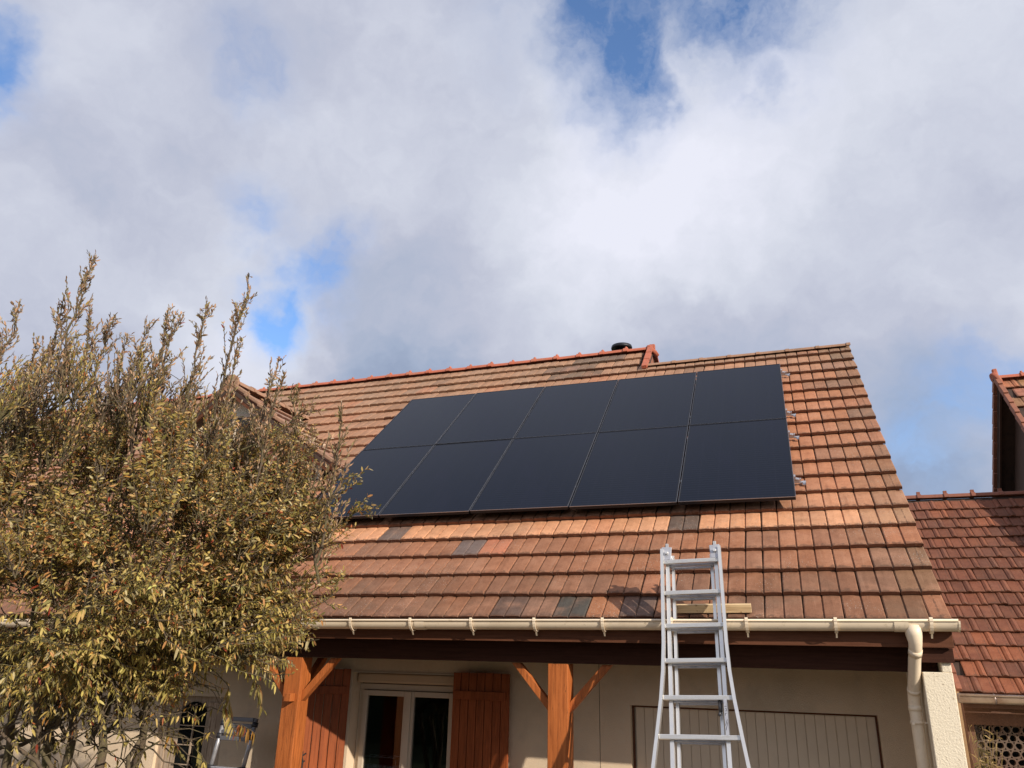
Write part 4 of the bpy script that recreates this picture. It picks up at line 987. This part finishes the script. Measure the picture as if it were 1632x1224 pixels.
# long wands rising above the crown
SP = [(-4.42, -6.55, -1.2), (-4.65, -6.54, -1.45), (-4.94, -6.63, -1.5), (-4.32, -6.38, -1.57), (-3.97, -6.27, -1.52), (-4.06, -6.27, -1.6), (-3.72, -6.18, -1.51), (-3.88, -6.22, -1.56), (-3.44, -6.16, -1.29), (-3.54, -6.04, -1.71), (-3.29, -5.9, -1.82), (-5.08, -6.6, -1.71), (-4.85, -6.5, -1.74),
      (-4.50, -6.45, -1.50), (-4.20, -6.35, -1.75), (-5.0, -6.4, -1.85), (-4.72, -6.5, -1.8), (-3.80, -6.1, -1.9), (-4.1, -6.1, -1.85), (-2.75, -5.9, -2.2), (-3.05, -5.98, -2.1), (-2.85, -5.85, -2.42), (-3.15, -6.0, -1.98)]
for T in SP:
    T = Vector(T); p0 = T + Vector((random.uniform(-.30, -.12), random.uniform(.0, .25), -random.uniform(.85, 1.05)))
    pts = curve(p0, T, (random.gauss(0, .03), random.gauss(0, .03), 0), 8, .010); stems.tube(pts, [.009 * (1 - .85 * j / 8) + .001 for j in range(9)], 5, caps=False)
    leafy(pts[3:], 80, .034, PAL_TOP, 1.5, .01, .0)
    for j in range(26):
        f = random.uniform(.08, .95); x = f * 8; k_ = int(x); q0 = pts[k_].lerp(pts[min(k_ + 1, 8)], x - k_); ln = random.uniform(.12, .30) * (1.25 - f)
        ln *= 1.25; d = (Vector((random.gauss(.10, .26), random.gauss(0, .26), 1))).normalized(); leafy(shoot(q0, q0 + d * ln, .01, .0022), 80, .034, PAL_TOP, 1.4, .02, .0)
# wands reaching out to the right over the roof
SD = [(-2.67, -5.69, -2.67), (-2.66, -5.63, -2.83), (-2.78, -5.74, -2.64), (-2.88, -5.5, -3.35), (-2.82, -5.65, -2.93), (-2.92, -5.59, -3.18), (-2.96, -5.98, -2.25), (-3.06, -5.48, -3.58), (-2.95, -5.8, -2.45), (-2.9, -5.55, -3.28), (-3.0, -5.9, -2.35)]
for T in SD:
    T = Vector(T); p0 = T + Vector((-random.uniform(.45, .6), random.uniform(-.1, .1), -random.uniform(.18, .34))); pts = curve(p0, T, (0, 0, -.03), 6, .008); stems.tube(pts, [.007 * (1 - .85 * j / 6) + .001 for j in range(7)], 5, caps=False)
    leafy(pts[1:], 80, .038, PAL_MID, .8, .02, .0)
    for j in range(8):
        f = random.uniform(.1, .95); x = f * 6; k_ = int(x); q0 = pts[k_].lerp(pts[min(k_ + 1, 6)], x - k_); d = (Vector((.6 + random.gauss(0, .3), random.gauss(0, .3), random.uniform(-.2, .9)))).normalized()
        leafy(shoot(q0, q0 + d * random.uniform(.08, .2), .01, .0025), 90, .036, PAL_MID if T.z < -2.6 else PAL_TOP, .8, .02, .0)
# bare, arching lower twigs
for i in range(120):
    c = Vector((random.uniform(-5.3, -4.0), random.uniform(-6.0, -5.4), random.uniform(-4.35, -3.7))); d = Vector((random.gauss(.5, .5), random.gauss(0, .3), random.gauss(-.05, .2))).normalized()
    pts = curve(c, c + d * random.uniform(.3, .7), (0, 0, random.uniform(-.08, .12)), 6, .015); stems.tube(pts, [.005 * (1 - .7 * j / 6) + .0008 for j in range(7)], 4, caps=False)
    if random.random() < .5: leafy(pts[3:], 34, .042, PAL_LOW, .2, .15, .6)
# the few sprigs hanging in front of the wall
for a, b, pal, ru in (((-3.75, -5.45, -4.02), (-3.62, -5.4, -4.25), PAL_LOW, .1), ((-3.65, -5.4, -4.20), (-3.48, -5.38, -4.24), RUST, .6), ((-3.83, -5.5, -4.35), (-3.79, -5.45, -4.44), PAL_LOW, .05), ((-3.70, -5.45, -3.95), (-3.68, -5.4, -4.13), PAL_LOW, .2), ((-3.56, -5.4, -3.9), (-3.44, -5.38, -4.10), PAL_MID, .05), ((-4.1, -5.5, -4.25), (-4.0, -5.45, -4.38), PAL_LOW, .1)):
    pts = curve(Vector(a) + Vector((-.25, 0, .1)), a, (0, 0, .03), 4, .01)[:-1] + curve(a, b, (0, 0, .02), 4, .006); stems.tube(pts, [.004 - .0003 * j for j in range(len(pts))], 4, caps=False); leafy(pts[4:], 90, .055, pal, .1, ru, .9)
obj('trunk', stems, BARK, shrub, M=SM)
lm = leaves_mesh('foliage', np.array(LP_), np.array(LD), np.array(LL), np.array(LW), np.array(LC), np.array(LDR))
link('foliage', lm, shrub, SM, kind='stuff')
print('leaves', len(LP_), 'tiles', len(slots))

# dry ornamental grass between the two houses
def grass_clump(name, label, P, n_, H, spread, cat, blade=.006):
    t_ = thing(name, label, cat, P); LPg, LDg, LLg, LWg, LCg, LRg = [], [], [], [], [], []
    st = MB()
    for i in range(n_):
        a = random.uniform(0, 2 * math.pi); tip = Vector((math.cos(a) * random.uniform(.1, 1) * spread, math.sin(a) * random.uniform(.1, 1) * spread, H * random.uniform(.55, 1)))
        pts = curve(Vector((random.gauss(0, .03), random.gauss(0, .03), 0)), tip, (-tip.x * .25, -tip.y * .25, H * .10), 6, .008); st.tube(pts, [blade * (1 - .8 * j / 6) + .0006 for j in range(7)], 3, caps=False)
        for j in range(random.randint(3, 6)):
            f = random.uniform(.55, 1); x = f * 6; k_ = min(int(x), 5); p = pts[k_].lerp(pts[k_ + 1], x - k_)
            LPg.append(p[:]); LDg.append((random.gauss(0, .8), random.gauss(0, .8), random.gauss(.2, .5))); LLg.append(random.uniform(.03, .09)); LWg.append(random.uniform(.006, .012)); LCg.append(random.choice([(.40, .29, .12), (.30, .22, .09), (.5, .38, .18), (.22, .19, .06)])); LRg.append(.5)
    obj('stems', st, mat('dry_stalk', (.34, .25, .11), .8, nz=[(20, .4, .7, (.20, .17, .06), .6)]), t_)
    link('blades', leaves_mesh('blades', np.array(LPg), np.array(LDg), np.array(LLg), np.array(LWg), np.array(LCg), np.array(LRg)), t_, kind='stuff')
    return t_
grass_clump('ornamental_grass', 'dry feathery shrub growing between the white pillar and the openwork screen', (1.44, -1.0, ZG), 90, 1.80, .20, 'plant', .0032)
grass_clump('garden_reed', 'thin yellow reed sprig rising in front of the foot of the white pillar', (.86, -4.1, ZG), 9, 1.86, .06, 'plant', .004)

# unseen hedge added behind the camera to block low sky light and darken reflections
hd = MB().box((-22, -17.8, ZG), (7, -16.2, ZG + 3.1)); HEDGE = mat('hedge_green', (.045, .06, .02), .95, nz=[(8, .4, .7, (.02, .03, .01), .8)], bump=.06, bscale=14)
o = obj('blocker_hedge', hd, HEDGE); tag(o, 'dark green hedge added behind the viewpoint to block low sky light', 'hedge')
